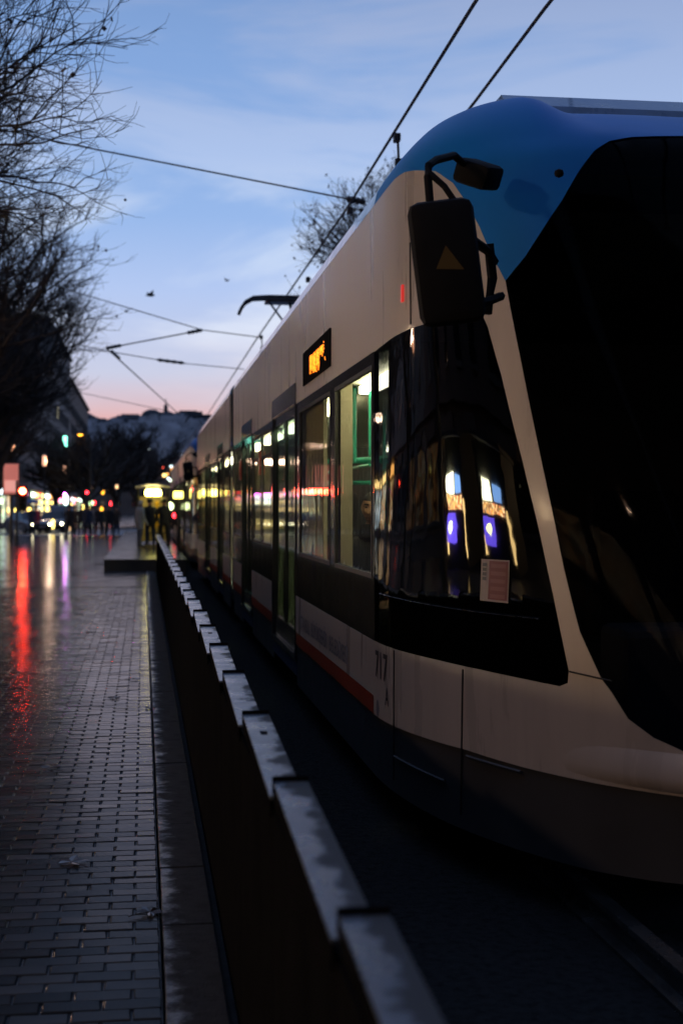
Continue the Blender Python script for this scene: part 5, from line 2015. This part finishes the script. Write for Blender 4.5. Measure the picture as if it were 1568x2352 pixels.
def seated(coat, loc, rz, label, hood=False, head_tilt=(0, 0, 0)):
    """loc is the seat point under the pelvis; faces local -y"""
    J = [((0, 0, .08), (.155, .13)), ((0, .02, .26), (.16, .12)), ((0, .02, .44), (.185, .125)), ((0, .01, .575), (.10, .085)), ((0, -.005, .65), .06), ((0, -.015, .72), .058),
         ((.20, .02, .51), .07), ((.26, -.02, .26), .056), ((.17, -.24, .17), .044), ((.10, -.32, .17), .036),
         ((-.20, .02, .51), .07), ((-.26, -.02, .26), .056), ((-.17, -.24, .17), .044), ((-.10, -.32, .17), .036),
         ((.10, -.06, .07), .10), ((.12, -.42, .07), .078), ((.12, -.44, -.30), .055), ((.12, -.54, -.40), .045),
         ((-.10, -.06, .07), .10), ((-.12, -.42, .07), .078), ((-.12, -.44, -.30), .055), ((-.12, -.54, -.40), .045)]
    B = [(0, 1), (1, 2), (2, 3), (3, 4), (4, 5), (2, 6), (6, 7), (7, 8), (8, 9), (2, 10), (10, 11), (11, 12), (12, 13), (0, 14), (14, 15), (15, 16), (16, 17), (0, 18), (18, 19), (19, 20), (20, 21)]

    def asg(c):
        if c.z > .60: return 0 if hood else 2
        if c.y < -.285 and .1 < c.z < .25: return 2
        if c.z < .13 and c.y < -.1: return 1
        return 0
    me = skin_mesh('person', J, B, [M['coat_' + coat], M['coat_black'], M['skin'], M['hair'], M['eye'], M['lip'], M['stubble']], asg)
    vs, fs, mi = face_head()
    rot = Matrix.Rotation(head_tilt[2], 3, 'Z') @ Matrix.Rotation(head_tilt[0], 3, 'X')
    bm = bmesh.new()
    bm.from_mesh(me)
    nvs = [bm.verts.new(rot @ Vector(v) + Vector((0, -.025, .79))) for v in vs]
    mm = {0: 2, 1: 3, 2: 4, 3: 5, 4: 6}
    for f, k in zip(fs, mi):
        if len(set(f)) < 3: continue
        try:
            q = bm.faces.new([nvs[i] for i in f])
            q.material_index = mm[k]
            q.smooth = True
        except ValueError:
            pass
    bmesh.ops.remove_doubles(bm, verts=nvs, dist=1e-6)
    bm.to_mesh(me)
    bm.free()
    o = link('person', me, None, loc, rz)
    tag(o, label, 'person', 'passengers in the tram')
    if hood:
        mb = MB().lathe([(.10, -.16), (.125, -.05), (.128, .04), (.105, .115), (.05, .155), (.005, .165)], 14, (0, .02, .80))
        mb.build('hood', M['coat_' + coat], o, smooth=True)
    else:
        # raised coat collar
        MB().lathe([(.105, 0), (.095, .05), (.082, .09), (.078, .09), (.088, .04), (.095, 0)], 14, (0, .0, .585)).build('collar', M['coat_' + coat], o, smooth=True)
    return o


seated('black', (1.655, 10.25, .862), R(-12), 'seated passenger with dark hair and black coat, face showing behind the tram window', head_tilt=(R(8), 0, R(-6)))
seated('black', (1.63, 11.62, .862), R(175), 'passenger in a dark hood with back turned, behind the visible face', True)

# ------------------------------------------------------------------ cars on the crossing road
M['carpaint'] = [mat('car_dark', (0.02, 0.02, 0.024), 0.25, coat=.8), mat('car_silver', (0.30, 0.30, 0.31), 0.3, metal=.5, coat=.6), mat('car_white', (0.6, 0.6, 0.58), 0.3, coat=.8)]
M['headlamp'] = glow('headlamp', (1.0, 0.90, 0.55), 25)
M['taillamp'] = glow('taillamp', (1.0, 0.03, 0.02), 10)
M['carglass'] = mat('car_glass', (0.01, 0.01, 0.012), 0.05)


def car(px, D, rz, k, label, van=False, zb=-.098):
    p = P(px, 1240, D)
    root = empty('parked_van' if van else 'car', (p.x, p.y, zb), rz)
    tag(root, label, 'van' if van else 'car', 'vehicles at the crossing')
    h = 1.95 if van else 1.42
    # lofted body from cross-sections along y (front at -y)
    if van:
        st = [(-2.3, .80, .35, .75), (-2.15, .88, .25, .95), (-1.5, .92, .22, 1.10), (-1.0, .92, .22, 1.85), (-.4, .92, .22, h), (2.2, .92, .22, h), (2.35, .90, .3, h - .1)]
    else:
        st = [(-2.2, .70, .35, .62), (-2.05, .84, .25, .74), (-1.1, .88, .22, .90), (-.95, .88, .22, .93), (1.7, .88, .22, .96), (2.05, .84, .26, .92), (2.15, .75, .35, .80)]
    mb = MB()
    n = 0
    for (y, w, z0, z1) in st:
        mb.v += [(-w * .92, y, z0), (-w, y, z0 + .15), (-w, y, z1 - .12), (-w * .88, y, z1), (w * .88, y, z1), (w, y, z1 - .12), (w, y, z0 + .15), (w * .92, y, z0)]
    m = len(st)
    for i in range(m - 1):
        for q in range(8):
            q2 = (q + 1) % 8
            mb.f.append((i * 8 + q, i * 8 + q2, (i + 1) * 8 + q2, (i + 1) * 8 + q))
            mb.mi.append(0)
    mb.f += [tuple(range(8)), tuple((m - 1) * 8 + q for q in range(7, -1, -1))]
    mb.mi += [0, 0]
    mb.build('body', M['carpaint'][k], root, smooth=True)
    if not van:
        c = MB()
        c.v = [(-.78, -1.05, .90), (.78, -1.05, .90), (.82, 1.75, .93), (-.82, 1.75, .93), (-.58, -.30, h), (.58, -.30, h), (.60, 1.05, h - .02), (-.60, 1.05, h - .02)]
        c.f = [(0, 1, 5, 4), (1, 2, 6, 5), (2, 3, 7, 6), (3, 0, 4, 7)]
        c.mi = [0] * 4
        c.build('glazing', M['carglass'], root)
        MB().box(-.58, .58, -.30, 1.05, h - .03, h + .03, .02).build('roof', M['carpaint'][k], root)
    else:
        MB().add([(-.74, -1.50, 1.14), (.74, -1.50, 1.14), (.72, -1.06, 1.72), (-.72, -1.06, 1.72)], [(0, 1, 2, 3)]).add([(-.73, -1.48, 1.13), (.73, -1.48, 1.13), (.71, -1.04, 1.71), (-.71, -1.04, 1.71)], [(0, 3, 2, 1)]).build('windscreen', M['carglass'], root)
    for x in (-.80, .80):
        for y in (-1.35, 1.35):
            w = MB().lathe([(.20, -.10), (.31, -.09), (.33, 0), (.31, .09), (.20, .10)], 16).build('wheel', M['rubber'], root, (x, y, .33), smooth=True)
            w.rotation_euler = (0, PI / 2, 0)
        MB().lathe([(.09, 0), (.085, .03), (.03, .05), (.001, .052)], 12).build('headlight', M['headlamp'], root, (x * .75, st[0][0] + .02, .62 if not van else .70), smooth=True).rotation_euler = (R(90), 0, 0)
        MB().box(x * .82 - .10, x * .82 + .10, st[-1][0] - .01, st[-1][0] + .02, .66, .80, .01).build('tail_light', M['taillamp'], root)
    MB().box(-.26, .26, st[0][0] - .02, st[0][0] + .01, .40, .51).build('number_plate', M['paperwhite'], root)
    return root


car(118, 100, .12, 0, 'dark car with bright headlights facing the crossing, nearest the pedestrians')
car(92, 108, .25, 1, 'silver car with headlights on, behind and left of the dark car')
car(142, 112, .05, 0, 'dark van with headlights on at the right of the waiting cars', True)
car(64, 96, .5, 0, 'dark car turning at the far left of the crossing, lights on')
